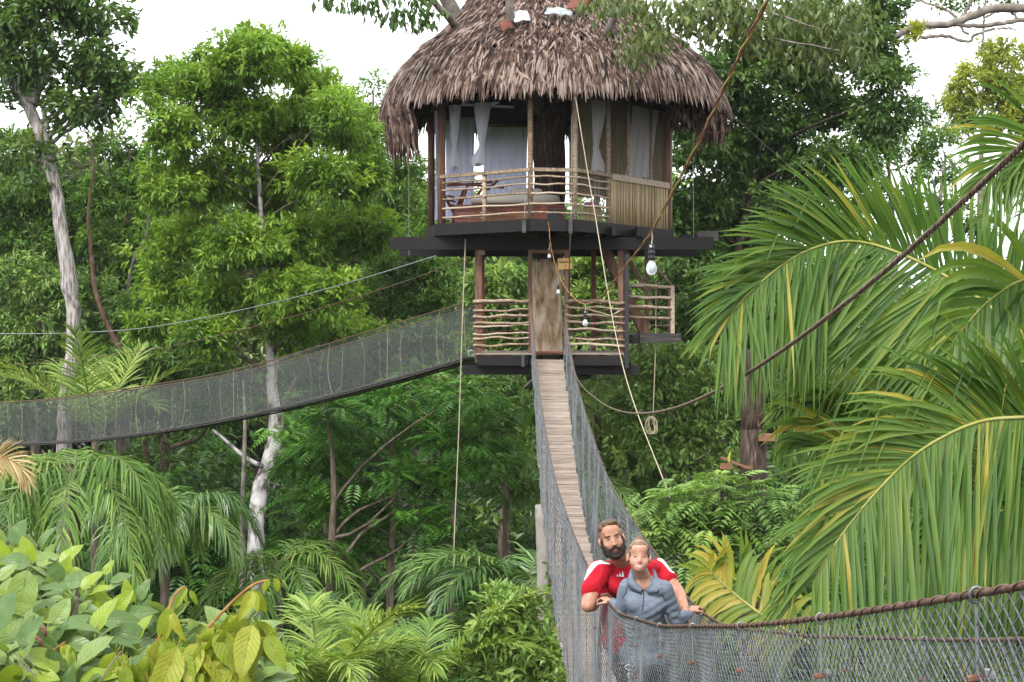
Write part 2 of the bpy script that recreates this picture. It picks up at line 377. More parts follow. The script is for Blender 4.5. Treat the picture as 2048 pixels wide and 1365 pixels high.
# wire mesh sides: real crossing wires
def wires(P0, P1, r):
    "three-sided prisms along many short segments"
    P0, P1 = A(P0), A(P1); t = unit(P1 - P0); ref = np.where(np.abs(t[:, 2:3]) < .9, A([[0, 0, 1.]]), A([[1., 0, 0]]))
    u = unit(np.cross(t, ref)); v = np.cross(t, u); ring = []
    for a in (0, 2.0944, 4.18879): ring.append(r * (math.cos(a) * u + math.sin(a) * v))
    V = np.stack([P0 + ring[0], P0 + ring[1], P0 + ring[2], P1 + ring[0], P1 + ring[1], P1 + ring[2]], 1).reshape(-1, 3)
    k = np.arange(len(P0))[:, None] * 6
    F = np.vstack([k + A([[0, 1, 4, 3]]).astype(int), k + A([[1, 2, 5, 4]]).astype(int), k + A([[2, 0, 3, 5]]).astype(int)])
    return V, [F]
def mesh_side(g, xt, xb, d0, d1, du, dv, r, seed):
    q = np.random.RandomState(seed); nu = int((d1 - d0) / du); nv = int(round(1.45 / dv))
    iu = np.arange(nu + 1); jv = np.arange(2 * nv + 1)          # half rows
    D = d0 + (iu[:, None] + .5 * (jv[None] % 2)) * du; S = np.broadcast_to(jv[None] / (2.0 * nv), D.shape)
    zt, zb = rail(xt, D), plank_z(D) - .03
    wob = .035 * np.sin(D * 2.1 + seed) * np.sin(S * math.pi) + .018 * np.sin(D * 5.3) * np.sin(S * 5)
    xl = xt * (1 - S) + xb * S + wob
    P = np.stack([xl + BR * D, D + .012 * np.sin(S * 9 + D * 3), CAMZ + zt * (1 - S) + zb * S], -1)
    a, b = [], []
    for j in range(2 * nv):
        if j % 2 == 0: pairs = ((slice(0, nu + 1), slice(0, nu + 1)), (slice(1, nu + 1), slice(0, nu)))
        else: pairs = ((slice(0, nu + 1), slice(0, nu + 1)), (slice(0, nu), slice(1, nu + 1)))
        for s0, s1 in pairs: a.append(P[s0, j]); b.append(P[s1, j + 1])
    g.add(wires(np.vstack(a), np.vstack(b), r))
for k, (xt, xb) in enumerate(((XL, PL - .01), (XR, PR + .01))):
    g = G(); mesh_side(g, xt, xb, 1.7, 9, .052, .038, .00135, k); mesh_side(g, xt, xb, 9, 17, .075, .055, .0022, k); mesh_side(g, xt, xb, 17, 33.9, .13, .095, .0036, k)
    g.build('mesh_side', 'net_wire', bridge, kind='stuff')
# hanger rods with their cable rings and clamp bolts
ks = np.arange(-19, 8)
for k in ks:
    d = 10 - 1.236 * k
    for xl, xb in ((XL, PL), (XR, PR)):
        dj = d + (0.45 if xl == XR else 0)
        if dj > 33.6: continue
        z = rail(xl, dj); g = G(); q = np.linspace(0, 2 * math.pi, 13)
        c = Bp(xl, dj, z - .012)
        ring = np.stack([c[0] + .0105 * np.cos(q), np.full(13, c[1]), c[2] + .0125 * np.sin(q) + .011], -1)
        g.add(tube(ring, .003, 6), .2)
        b = Bp(xb, dj, plank_z(dj) - .04); t = np.linspace(0, 1, 7)[:, None]
        h = part('hanger', tube((c - [0, 0, .004]) * (1 - t) + b * t, .0032, 5), 'net_wire', bridge, True); g.build('cable_ring', 'galvanised', h, True)
        for s in (.11, .25):
            p = c * (1 - s) + b * s
            part('clamp_nut', merge(tube([p - [.017, 0, 0], p + [.008, 0, .004]], .0065, 6)), 'rust_bolt', h)
            part('clamp', merge(tube([p + [.010, .002, 0], p + [.028, 0, .006]], .0065, 6), boxv(p + [.014, -.006, .012], .010, .014, .010)), 'galvanised', h)
            
# loose wire ends hanging from the mesh by the walkers
for (x, y, d, L) in ((1262, 1318, 9.3, .09), (1275, 1300, 9.3, .22), (1268, 1330, 9.3, .12)):
    p = W(x, y, d); n = np.linspace(0, 1, 12)
    part('loose_wire', tube(np.stack([p[0] + .02 * np.sin(n * 9) - .03 * n, np.full(12, p[1]), p[2] - L * n], -1), .002, 4), 'white_plastic', bridge)

# ------------------------------------------------------------------ side bridge going off to the left behind
sb0, sb1 = W(943, 716, 34.6), W(-60, 884, 46.0)
side_bridge = thing('suspension_bridge', 'long netted side bridge sagging leftwards from the treehouse deck across the trees', 'bridge', sb0)
def Sb(u):
    "deck line of the side bridge, u 0 at the treehouse deck, 1 at its lowest point"
    u = A(u); z = sb0[2] + (sb1[2] - sb0[2]) * (1 - (1 - u) ** 1.75 * np.sign(1 - u) * np.sign(1 - u)) if np.all(u <= 1) else None
    return z
ub = np.linspace(0, 1.9, 260)
def sb_point(u, h=0.0, off=0.0):
    xy = sb0[:2] + (sb1[:2] - sb0[:2]) * u
    e = abs(1 - u) ** 1.75; z = sb0[2] + (sb1[2] - sb0[2]) * (1 - e)
    dirn = unit(sb1[:2] - sb0[:2]); nrm = np.array([-dirn[1], dirn[0]])
    xy = xy + nrm * off
    return np.array([xy[0], xy[1], z + h])
hgt = lambda u: 1.17 + .03 * math.sin(u * 12)
plank_me = None
L_sb = np.linalg.norm(sb1[:2] - sb0[:2]); dirn = unit(np.r_[sb1[:2] - sb0[:2], 0]); ang = math.atan2(dirn[1], dirn[0])
g = G(); g.add(boxv((0, 0, 0), .15, .62, .04)); plank_me = g.build('plank', 'weathered_beam', None, mesh_only=True)
for u in np.arange(0.005, 1.06, .165 / L_sb):
    p = sb_point(u); o = link('plank', plank_me, side_bridge); o.location = Vector(p) - side_bridge.location
    p2 = sb_point(u + .004); o.rotation_euler = (rs.uniform(-.02, .02), -math.atan2(p2[2] - p[2], np.linalg.norm(p2[:2] - p[:2])), ang)
for off in (-.33, .33):
    P = np.stack([sb_point(u, hgt(u), off) for u in ub]); part('hand_cable', tube(P, .014, 5), 'rust', side_bridge, True)
    P = np.stack([sb_point(u, -.05, off * .85) for u in ub]); part('support_cable', tube(P, .02, 5), 'weathered_beam', side_bridge, True)
    T = np.stack([sb_point(u, hgt(u), off) for u in ub]); B = np.stack([sb_point(u, -.02, off * .95) for u in ub]); rows = 5
    S = np.linspace(0, 1, rows)[:, None, None]; V = T[None] * (1 - S) + B[None] * S
    V[1:-1, :, 1] += .03 * np.sin(np.arange(len(ub)) * .9)[None] ; n = len(ub)
    i = np.arange(rows - 1)[:, None] * n; j = np.arange(n - 1)[None]
    F = np.stack([i + j, i + j + 1, i + n + j + 1, i + n + j], -1).reshape(-1, 4)
    part('net_side', (V.reshape(-1, 3), [F]), 'net_film', side_bridge, True)
    if off < 0:
        nu_, nv_ = 330, 12; U = (np.arange(nu_ + 1)[:, None] + .5 * (np.arange(nv_ + 1)[None] % 2)) / nu_ * 1.12; Sv = np.broadcast_to(np.arange(nv_ + 1)[None] / nv_, U.shape)
        top_ = np.stack([np.stack([np.interp(U, ub, T[:, c]) for c in range(3)], -1)])[0]; bot_ = np.stack([np.interp(U, ub, B[:, c]) for c in range(3)], -1); Pn = top_ * (1 - Sv[..., None]) + bot_ * Sv[..., None]; aa, bb = [], []
        Pn[..., 1] += .025 * np.sin(U * 60) * np.sin(Sv * math.pi)
        for j in range(nv_):
            prs = ((slice(0, nu_ + 1), slice(0, nu_ + 1)), (slice(1, nu_ + 1), slice(0, nu_))) if j % 2 == 0 else ((slice(0, nu_ + 1), slice(0, nu_ + 1)), (slice(0, nu_), slice(1, nu_ + 1)))
            for s0_, s1_ in prs: aa.append(Pn[s0_, j]); bb.append(Pn[s1_, j + 1])
        gw = G(); gw.add(wires(np.vstack(aa), np.vstack(bb), .0038)); gw.build('net_mesh', 'net_wire', side_bridge, kind='stuff')
    for u in np.arange(.03, 1.06, .032 if off < 0 else .09):
        q = u + rs.uniform(-.006, .006); t = np.linspace(0, 1, 8)[:, None]; k = rs.choice([0, 0, 1, -1]) * .10
        a, b = sb_point(q, hgt(q) - .02, off * 1.02), sb_point(q + rs.uniform(-.004, .004), 0, off)
        P = a * (1 - t) + b * t; P[:, :2] += dirn[:2] * k * np.sin(t * math.pi) ** 1.0
        part('tie_cord', tube(P, .0045, 4), 'rope', side_bridge)
# anchor fittings at the deck
p = W(943, 706, 34.4); q = np.linspace(0, 2 * math.pi, 15)
part('anchor_ring', tube(np.stack([p[0] + .055 * np.cos(q), np.full(15, p[1]), p[2] + .055 * np.sin(q)], -1), .016, 6), 'galvanised', side_bridge, True)

# ------------------------------------------------------------------ lower deck of the treehouse
house = thing('treehouse', 'round thatched treehouse on a lower deck with stick railings', 'treehouse', W(1096, 706, 35.6))
DK = CAMZ - .60                                  # deck level
def bx(name, c, s, mat, tint=.5, parent=None): return part(name, boxv(c, *s), mat, parent or house, tint=tint)
def px(x, d): return (x - CX) / FPX * d
def pz(y, d): return CAMZ - (y - HY) / FPX * d
# deck boards run across, front edge seen
x0, x1 = px(952, 34.2), px(1245, 34.2)
for i, y in enumerate(np.arange(34.1, 37.3, .165)):
    bx('deck_board', ((x0 + x1) / 2, y, DK - .02 + rs.uniform(-.003, .003)), (x1 - x0 + rs.uniform(-.04, .04), .155, .035), 'plank', rs.uniform(.2, .9))
for (xa, xb) in ((955, 1054), (1148, 1242)):
    bx('deck_fascia', ((px(xa, 34.1) + px(xb, 34.1)) / 2, 34.06, DK - .16), (px(xb, 34.1) - px(xa, 34.1), .07, .21), 'dark_beam')
for y in (34.35, 36.9):
    bx('deck_beam', ((px(925, 34.3) + px(1280, 34.3)) / 2, y, DK - .37), (px(1280, 34.3) - px(925, 34.3), .16, .20), 'dark_beam')
bx('joist_block', (px(1046, 34), 33.98, DK - .16), (.07, .08, .26), 'weathered_beam')
for x in (985, 1062, 1130, 1215): bx('joist', (px(x, 34.3), 35.6, DK - .16), (.09, 2.9, .18), 'dark_beam')
part('threshold', boxv((px(1099, 34), 33.99, DK + .015), .62, .08, .04), 'red_wood', house)
# posts
TOPZ = pz(500, 34.2)
def post(x, d, w, z0, z1, mat='post_wood', dep=None): return bx('post', (px(x, d), d, (z0 + z1) / 2), (w, dep or w, z1 - z0), mat, rs.uniform(.3, .7))
post(957, 34.22, .15, DK - .2, TOPZ + .05); post(1060, 34.16, .085, DK, pz(470, 34.1)); post(1132.5, 34.16, .085, DK, pz(470, 34.1)); post(1137, 34.4, .07, DK, TOPZ, 'red_wood')
post(1241, 34.3, .105, DK - .1, TOPZ + .05); post(1187, 36.9, .10, DK, TOPZ + .1, 'red_wood'); post(1247, 34.6, .06, DK, TOPZ, 'red_wood')
post(965, 36.9, .10, DK, TOPZ + .1, 'red_wood')
post(1253.5, 34.1, .085, DK - .32, pz(508, 34.1), 'black_pole')
bx('lintel', (px(1096, 34.2), 34.2, pz(503, 34.2)), (.75, .08, .09), 'post_wood')
bx('post_cleat', (px(964, 34.1), 34.1, pz(506, 34.1)), (.13, .06, .09), 'post_wood')
def stick(name, a, b, r, wob=.02, parent=None, mat='stick', tint=None):
    n = 12; t = np.linspace(0, 1, n)[:, None]; P = A(a) * (1 - t) + A(b) * t
    ph = rs.uniform(0, 6, 4); P[:, 2] += wob * (np.sin(t[:, 0] * 5 + ph[0]) + .6 * np.sin(t[:, 0] * 11 + ph[1])) * np.sin(t[:, 0] * math.pi) ** .5
    P[:, 1] += wob * .5 * np.sin(t[:, 0] * 7 + ph[2])
    rr = r * (1 + .10 * np.sin(t[:, 0] * 13 + ph[3])) * np.linspace(1.05, .9, n)
    return part(name, tube(P, rr, 8), mat, parent or house, True, tint=rs.uniform(.2, .9) if tint is None else tint)
for y, rr in ((605, .036), (621, .022), (635, .027), (645, .027), (652, .02), (667, .02), (679, .022), (690, .027)):
    stick('rail_stick', W(946, y, 34.13) + [0, 0, rs.uniform(-.02, .02)], W(1058, y - rs.uniform(-1, 4), 34.1), rr)
for y, rr in ((603, .042), (615, .02), (631, .022), (644, .028), (659, .023), (677, .024), (689, .03)):
    stick('rail_stick', W(1131, y - 1, 34.1), W(1249, y + 4, 34.2), rr)
stick('rail_stick', W(1170, 618, 34.12), W(1222, 632, 34.15), .02, .01); stick('rail_stick', W(1222, 632, 34.15), W(1250, 618, 34.2), .02, .01)
for y in (612, 627, 640, 652, 667, 680):                       # back railing of the deck
    stick('rail_stick', W(968, y - 4, 36.85), W(1060, y - 4, 36.85), .02, mat='post_wood'); stick('rail_stick', W(1136, y - 4, 36.85), W(1190, y - 3, 36.85), .02, mat='post_wood')
    stick('rail_stick', W(1190, y - 4, 36.85), W(1240, y - 3, 36.85), .02, mat='post_wood')
# outer landing with its rails and the stairs up to the room
OL = pz(667, 35.3)
bx('landing_beam', ((px(1273, 35) + px(1361, 35)) / 2, 35.0, OL - .10), (px(1361, 35) - px(1273, 35), .12, .20), 'weathered_beam')
for y in np.arange(35.15, 36.9, .16): bx('landing_board', ((px(1262, 35.5) + px(1355, 35.5)) / 2, y, OL - .03), (px(1355, 35.5) - px(1262, 35.5), .15, .035), 'plank', rs.uniform(.2, .8))
part('landing_joist', beam((px(1258, 35.2), 34.4, OL - .12), (px(1275, 35.2), 35.0, OL - .12), .10, .2), 'dark_beam', house)
part('landing_joist', beam((px(1262, 36.8), 36.8, OL - .12), (px(1355, 36.8), 36.8, OL - .12), .10, .2), 'dark_beam', house)
bx('post', (px(1345, 35.05), 35.05, (OL + pz(572, 35)) / 2), (.085, .085, pz(572, 35) - OL), 'stick', .8); bx('post', (px(1339, 36.7), 36.7, (OL + pz(575, 35)) / 2), (.085, .085, pz(575, 35) - OL), 'post_wood')
post(1293, 36.4, .085, OL, TOPZ + .1)
for y, rr in ((571, .038), (593, .034), (613, .034), (634, .034)): stick('rail_stick', W(1258, y, 35.0), W(1343, y + 4, 35.0), rr, .012)
for y in (575, 597, 617, 650): stick('rail_stick', W(1262, y, 36.6), W(1340, y + 2, 36.6), .02, .012, mat='post_wood')
part('brace', tube([W(1308, 530, 35.1), W(1346, 573, 35.05)], .02, 6), 'post_wood', house)
for k, off in enumerate((0, .62)):
    a, b = W(1206, 498, 35.6) + [0, off, .1], W(1292, 668, 35.6) + [0, off, 0]
    part('stair_stringer', beam(a, b, .05, .2, (0, 1, 0)) if False else beam(a, b, .05, .20), 'post_wood', house)
    stick('stair_handrail', a + [.30, -.02, .30], b + [.12, -.02, .75], .022, .0, mat='post_wood')
for t in np.linspace(.05, .96, 10):
    c = (W(1206, 498, 35.6) + [0, 0, .1]) * (1 - t) + W(1292, 668, 35.6) * t
    bx('stair_tread', (c[0] - .02, c[1] + .31, c[2] + .05), (.24, .60, .035), 'red_wood', rs.uniform(.2, .8))
part('lower_stair', beam(W(1178, 700, 36.2), W(1225, 672, 36.2), .5, .04, (0, 0, 1)), 'post_wood', house)
# ------------------------------------------------------------------ upper platform
UZ0, UZ1 = pz(500, 34.2), pz(475, 34.2)
for y in (34.2, 37.1):
    bx('main_beam', ((px(780, 34.2) + px(1426, 34.2)) / 2, y, (UZ0 + UZ1) / 2 - (0 if y < 35 else .02)), (px(1426, 34.2) - px(780, 34.2), .18, UZ1 - UZ0), 'dark_beam')
bx('cross_beam', (px(1415, 34.9), 34.9, UZ1 + .06), (.45, .2, .22), 'weathered_beam'); bx('cross_beam', (px(1390, 35.3), 35.3, UZ1 + .02), (.6, .2, .2), 'dark_beam')
HC = np.array([.84, 35.6]); FZ = CAMZ + 2.15                  # room centre, floor level
POLY = A([(-2.45, -1.5), (-.46, -3.2), (.48, -3.05), (2.78, .6), (2.2, 2.5), (0, 3.1), (-2.3, 2.3), (-2.75, .4)]) + HC
n = len(POLY)
def prism(poly, z0, z1):
    m = len(poly); V = np.vstack([np.c_[poly, np.full(m, z0)], np.c_[poly, np.full(m, z1)]])
    s = np.stack([np.arange(m), (np.arange(m) + 1) % m, (np.arange(m) + 1) % m + m, np.arange(m) + m], -1)
    return V, [s, np.arange(m)[::-1][None], (np.arange(m) + m)[None]]
part('room_floor', prism(HC + (POLY - HC) * .995, FZ - .06, FZ), 'dark_beam', house)
for i in range(n):
    a, b = POLY[i], POLY[(i + 1) % n]; t = unit(b - a)
    part('floor_fascia', beam([*(a - t * .02), FZ - .13], [*(b + t * .02), FZ - .13], .06, .24), 'dark_beam', house)
for x in np.arange(-2.0, 2.4, .55):
    yy = 3.0 - .55 * abs(x); bx('floor_joist', (HC[0] + x, HC[1] - .1, FZ - .18), (.10, 2 * yy - .5, .20), 'dark_beam')
bx('bracket', (px(1048, 32.4), 32.34, FZ - .14), (.08, .10, .30), 'weathered_beam'); bx('bracket', (px(1141, 32.5), 32.45, FZ - .15), (.08, .10, .30), 'weathered_beam')
for i in (0, 2, 3): pass
# room posts
WT = pz(205, 34)                                             # wall top
def rpost(x, y, d, r, zt=WT, mat='stick'): return part('room_post', tube([[px(x, d), d, FZ], [px(x, d), d, zt + .3]], r, 8), mat, house, True, tint=rs.uniform(.1, .5))
def on_edge(i, t, off=0.0):
    a, b = POLY[i], POLY[(i + 1) % n]; p = a * (1 - t) + b * t; d = unit(p - HC); return p - d * off
def epost(i, t, r, zt=WT + .3, mat='post_wood', z0=FZ, name='room_post'):
    p = on_edge(i, t, .08); return part(name, tube([[*p, z0], [*p, zt]], r, 8), mat, house, True, tint=rs.uniform(.2, .6))
epost(0, .02, .085); epost(0, .99, .055, mat='stick'); epost(1, .97, .06, mat='stick'); epost(2, .33, .05, mat='stick'); epost(2, .98, .10); epost(3, .97, .08); epost(4, .97, .08); epost(5, .97, .08); epost(6, .97, .08)
epost(2, .55, .035, mat='stick'); epost(2, .80, .035, mat='stick')
# railing
RT = FZ + 1.0
def erail(i, t0, t1, z, r, name='rail_stick', wob=.012, mat='stick'):
    a, b = on_edge(i, t0, .05), on_edge(i, t1, .05); return stick(name, [*a, z], [*b, z], r, wob, mat=mat)
for i, t0, t1 in ((0, 0, 1), (1, 0, 1), (2, 0, .34)):
    a, b = on_edge(i, t0, .05), on_edge(i, t1, .05)
    part('top_rail', beam([*a, RT], [*b, RT], .09, .07), 'stick', house, tint=.3)
    for z in (.13, .31, .52, .71, .86): erail(i, t0, t1, FZ + z, .021)
epost(0, .50, .05, FZ + .98, 'stick', name='baluster'); epost(2, .335, .045, FZ + .98, 'stick', name='baluster')
# bamboo half wall on the right
a, b = on_edge(2, .34, .03), on_edge(2, .97, .03); nb = 44
for k in range(nb):
    p = a + (b - a) * (k + .5) / nb; h = .93 + rs.uniform(-.01, .01)
    part('bamboo_cane', tube([[*p, FZ - .02], [*(p + rs.uniform(-.006, .006, 2)), FZ + h]], .032 * rs.uniform(.8, 1.1), 6), 'bamboo', house, True, tint=rs.uniform(.1, .95))
part('wall_cap', beam([*a, FZ + .98], [*b, FZ + .98], .11, .13), 'stick', house, tint=.75)
# insect gauze stretched between the right posts (one sheet per bay)
def sheet(p0, p1, z0, z1, nx=2, nz=2, wav=0, wn=6):
    u = np.linspace(0, 1, nx); v = np.linspace(0, 1, nz); p0, p1 = A(p0), A(p1); t = unit(p1 - p0); nn = np.array([-t[1], t[0]])
    P = p0 + (p1 - p0) * u[:, None] + nn * (wav * np.sin(u * wn * 2 * math.pi))[:, None]
    V = np.stack([np.c_[P, np.full(nx, z0 + (z1 - z0) * q)] for q in v], 0).reshape(-1, 3)
    i = np.arange(nz - 1)[:, None] * nx; j = np.arange(nx - 1)[None]
    return V, [np.stack([i + j, i + j + 1, i + nx + j + 1, i + nx + j], -1).reshape(-1, 4)]
for (i, t0, t1) in ((2, .01, .33), (2, .34, .66), (2, .66, .97), (3, .02, .97)):
    part('gauze_panel', sheet(on_edge(i, t0, .11), on_edge(i, t1, .11), FZ + .01, WT + .2), 'gauze', house)
# woven back walls on the right side, open above the floor on the left
for (i, t0, t1, z0, z1) in ((3, .0, 1.0, FZ + .02, WT + .2), (4, .0, .75, FZ + .9, WT + .2)):
    a, b = on_edge(i, t0, .03), on_edge(i, t1, .03); m = int(np.linalg.norm(b - a) / .085)
    for k in range(m):
        p = a + (b - a) * (k + .5) / m; part('wall_cane', tube([[*p, z0 + rs.uniform(-.02, .05)], [*p, z1]], .053, 6), 'bamboo', house, True, tint=rs.uniform(.1, .8))
# ring beams under the roof
for i in range(n):
    a, b = POLY[i], POLY[(i + 1) % n]; part('ring_beam', beam([*(HC + (a - HC) * .97), WT + .12], [*(HC + (b - HC) * .97), WT + .12], .10, .14), 'dark_beam', house)
# ------------------------------------------------------------------ thatched roof
RC = np.array([.95, 35.6])
RP = A([(.30, 9.25), (.75, 8.55), (1.25, 7.95), (1.75, 7.35), (2.2, 6.72), (2.66, 6.30), (3.12, 5.90), (3.50, 5.48), (3.74, 5.00)])   # radius, height above the eye
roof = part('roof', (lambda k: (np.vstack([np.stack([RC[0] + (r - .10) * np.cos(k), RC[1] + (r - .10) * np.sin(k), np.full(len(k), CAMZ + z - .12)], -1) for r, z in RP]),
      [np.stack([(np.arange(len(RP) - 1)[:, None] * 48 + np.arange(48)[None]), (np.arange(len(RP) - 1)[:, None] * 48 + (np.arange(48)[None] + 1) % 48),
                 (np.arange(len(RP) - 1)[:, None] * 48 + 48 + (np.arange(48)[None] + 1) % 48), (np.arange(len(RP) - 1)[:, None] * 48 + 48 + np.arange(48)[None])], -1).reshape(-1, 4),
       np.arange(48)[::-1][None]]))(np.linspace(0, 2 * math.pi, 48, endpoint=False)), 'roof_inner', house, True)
prof = spline(np.c_[RP, np.zeros(len(RP))], 200)[:, :2]
plen = np.r_[0, np.cumsum(np.linalg.norm(np.diff(prof, axis=0), axis=1))]; PLEN = plen[-1]
def prof_at(s):
    return np.stack([np.interp(s, plen, prof[:, 0]), np.interp(s, plen, prof[:, 1])], -1)
def strands(th, s0, L, w, lift, droop, twist, q):
    "folded leaf strips lying down the roof; arrays over strands; returns V (N,k*3) and faces"
    N = len(th); K = 4; out = []
    er = np.stack([np.cos(th), np.sin(th), 0 * th], -1); et = np.stack([-np.sin(th), np.cos(th), 0 * th], -1)
    p = prof_at(s0); pos = np.zeros((N, 3)); pos[:, :2] = RC + er[:, :2] * p[:, :1]; pos[:, 2] = CAMZ + p[:, 1] + .02
    pb = prof_at(np.minimum(s0 + .05, PLEN)); pa = prof_at(np.minimum(s0 + .05, PLEN) - .06); sl = unit(pb - pa)
    d = er * sl[:, :1] + np.array([0, 0, 1.]) * sl[:, 1:]; nrm = er * (-sl[:, 1:]) + np.array([0, 0, 1.]) * sl[:, :1]
    d = unit(d + et * twist[:, None] + nrm * lift[:, None]); V = np.zeros((N, K * 3, 3)); cur = pos
    for k in range(K):
        f = k / (K - 1); ww = w * (1.0, 1.1, .85, .12)[k]; side = unit(np.cross(d, nrm)); 
        V[:, k * 3] = cur - side * ww[:, None] * .5 ; V[:, k * 3 + 1] = cur + nrm * (ww * .22)[:, None]; V[:, k * 3 + 2] = cur + side * ww[:, None] * .5
        d = unit(d + np.array([0, 0, -1.]) * (droop * .33)[:, None] + et * (q.normal(0, .05, N))[:, None]); cur = cur + d * (L / (K - 1))[:, None]
    f = []
    for k in range(K - 1):
        for e in (0, 1): f.append([k * 3 + e, k * 3 + e + 1, (k + 1) * 3 + e + 1, (k + 1) * 3 + e])
    return V, np.array(f)
q = np.random.RandomState(11); TH, S0, LL, WW, LF, DR, TW, TT = [], [], [], [], [], [], [], []
s = .05; row = 0
while s < PLEN - .02:
    r = prof_at(np.array([s]))[0, 0]; cnt = int(2 * math.pi * r / .032); clump = row % 4 == 3
    th = q.uniform(0, 2 * math.pi, cnt); ss = np.clip(s + q.normal(0, .07, cnt) + .06 * np.sin(th * 3 + row), 0, PLEN - .01)
    TH.append(th); S0.append(ss); LL.append(q.uniform(.22, .46, cnt)); WW.append(q.uniform(.02, .052, cnt)); LF.append(q.normal(.10 if clump else .03, .09, cnt)); DR.append(q.uniform(0, .35, cnt)); TW.append(q.normal(0, .42, cnt))
    TT.append(np.clip(.46 + .10 * np.sin(th * 5 + row * 1.7) + q.normal(0, .17, cnt), 0, 1)); s += .105; row += 1
for fr_ in (.30, .44, .57, .70):                                  # ragged courses standing proud of the slope
    s = PLEN * fr_; r = prof_at(np.array([s]))[0, 0]; cnt = int(2 * math.pi * r / .018); th = q.uniform(0, 2 * math.pi, cnt)
    TH.append(th); S0.append(s + .10 * np.sin(th * 2 + fr_ * 20) + .05 * np.sin(th * 7 + fr_ * 9) + q.normal(0, .03, cnt)); LL.append(q.uniform(.25, .52, cnt)); WW.append(q.uniform(.03, .06, cnt)); LF.append(q.normal(.22, .10, cnt)); DR.append(q.uniform(.2, .6, cnt)); TW.append(q.normal(0, .3, cnt)); TT.append(np.clip(.52 + q.normal(0, .2, cnt), 0, 1))
for e, (off, cnt, lo, hi) in enumerate(((.62, 700, .45, .7), (.42, 760, .45, .72), (.24, 960, .42, .70), (.10, 1050, .38, .70), (.02, 900, .34, .64))):
    th = q.uniform(0, 2 * math.pi, cnt); TH.append(th); S0.append(PLEN - off + q.normal(0, .035, cnt)); LL.append(q.uniform(lo, hi, cnt)); WW.append(q.uniform(.03, .068, cnt)); LF.append(q.normal(.06, .05, cnt))
    DR.append(q.uniform(.5, 1.1, cnt) if e > 2 else q.uniform(.2, .7, cnt)); TW.append(q.normal(0, .16, cnt)); TT.append(np.clip(.60 + .08 * np.sin(th * 7) + q.normal(0, .19, cnt), 0, 1))
TH, S0, LL, WW, LF, DR, TW, TT = [np.concatenate(v) for v in (TH, S0, LL, WW, LF, DR, TW, TT)]
S0 = np.clip(S0, 0, PLEN); V, f = strands(TH, S0, LL, WW, LF, DR, TW, q)
front = np.where((S0 > PLEN - .30) & (np.cos(TH + math.pi / 2) > .35))[0]; front = front[np.argsort(-(LL * WW)[front])][:300]
mask = np.ones(len(TH), bool); mask[front] = False; N = mask.sum()
g = G(); g.add((V[mask].reshape(-1, 3), [(np.arange(N)[:, None, None] * 12 + f[None]).reshape(-1, 4)]), np.repeat(TT[mask], 12)); g.build('thatch', 'thatch', roof, kind='stuff')
for k in front: part('thatch_leaf', (V[k], [f]), 'thatch', roof, tint=float(TT[k]))
# a torn bunch of thatch hanging from the left eave, another on the right
for (x, y, L, cnt, w) in ((797, 232, 1.05, 220, .26), (1425, 240, .7, 120, .28), (1365, 230, .4, 60, .25)):
    g = G(); c = W(x, y, 33.5 if x < 1000 else 34.4)
    for k in range(cnt):
        a = c + [q.uniform(-w, w), q.uniform(-w, w), q.uniform(-.1, .25)]; l = L * q.uniform(.4, 1.05); e = a + [q.normal(.12 if x < 1000 else -.03, .07), q.normal(0, .08), -l]
        m = (a + e) / 2 + q.normal(0, .03, 3); sd = unit(np.cross(e - a, [q.normal(0, .4), 1, 0])) * q.uniform(.02, .045)
        g.add((np.stack([a - sd * .7, a + sd * .7, m - sd, m + sd, e]), [np.array([[0, 1, 3, 2]]), np.array([[2, 3, 4]])]), float(np.clip(q.normal(.46, .15), 0, 1)))
    g.build('hanging_thatch', 'thatch', roof, kind='stuff')
# plastic patches and cloth tucked round the limbs
def patch(name, x, y, d, w, h, mat, tilt=.5, rot=0.0):
    c = W(x, y, d); uu = np.linspace(-.5, .5, 5); P = []
    for b in uu:
        for a in uu:
            u_, v_ = a * math.cos(rot) - b * math.sin(rot), a * math.sin(rot) + b * math.cos(rot)
            P.append(c + [u_ * w, v_ * h * .6 + .03 * math.sin(a * 9 + b * 7), v_ * h * .8 + .02 * math.cos(a * 8)])
    i = np.arange(4)[:, None] * 5; j = np.arange(4)[None]; F = np.stack([i + j, i + j + 1, i + j + 6, i + j + 5], -1).reshape(-1, 4)
    o = part(name, (P, [F]), mat, roof, True); sm = o.modifiers.new('thick', 'SOLIDIFY'); sm.thickness = .012; return o
patch('plastic_sheet', 1042, 32, 32.75, .34, .30, 'white_plastic', rot=.2); patch('plastic_sheet', 1112, 22, 32.75, .42, .2, 'grey_plastic', rot=-.2); patch('plastic_sheet', 1132, 26, 32.7, .25, .13, 'grey_plastic', rot=-.1)
patch('cloth_collar', 1012, 50, 32.6, .26, .26, 'red_sheet', rot=.4); patch('cloth_collar', 1157, 8, 32.9, .40, .30, 'red_sheet', rot=-.2)

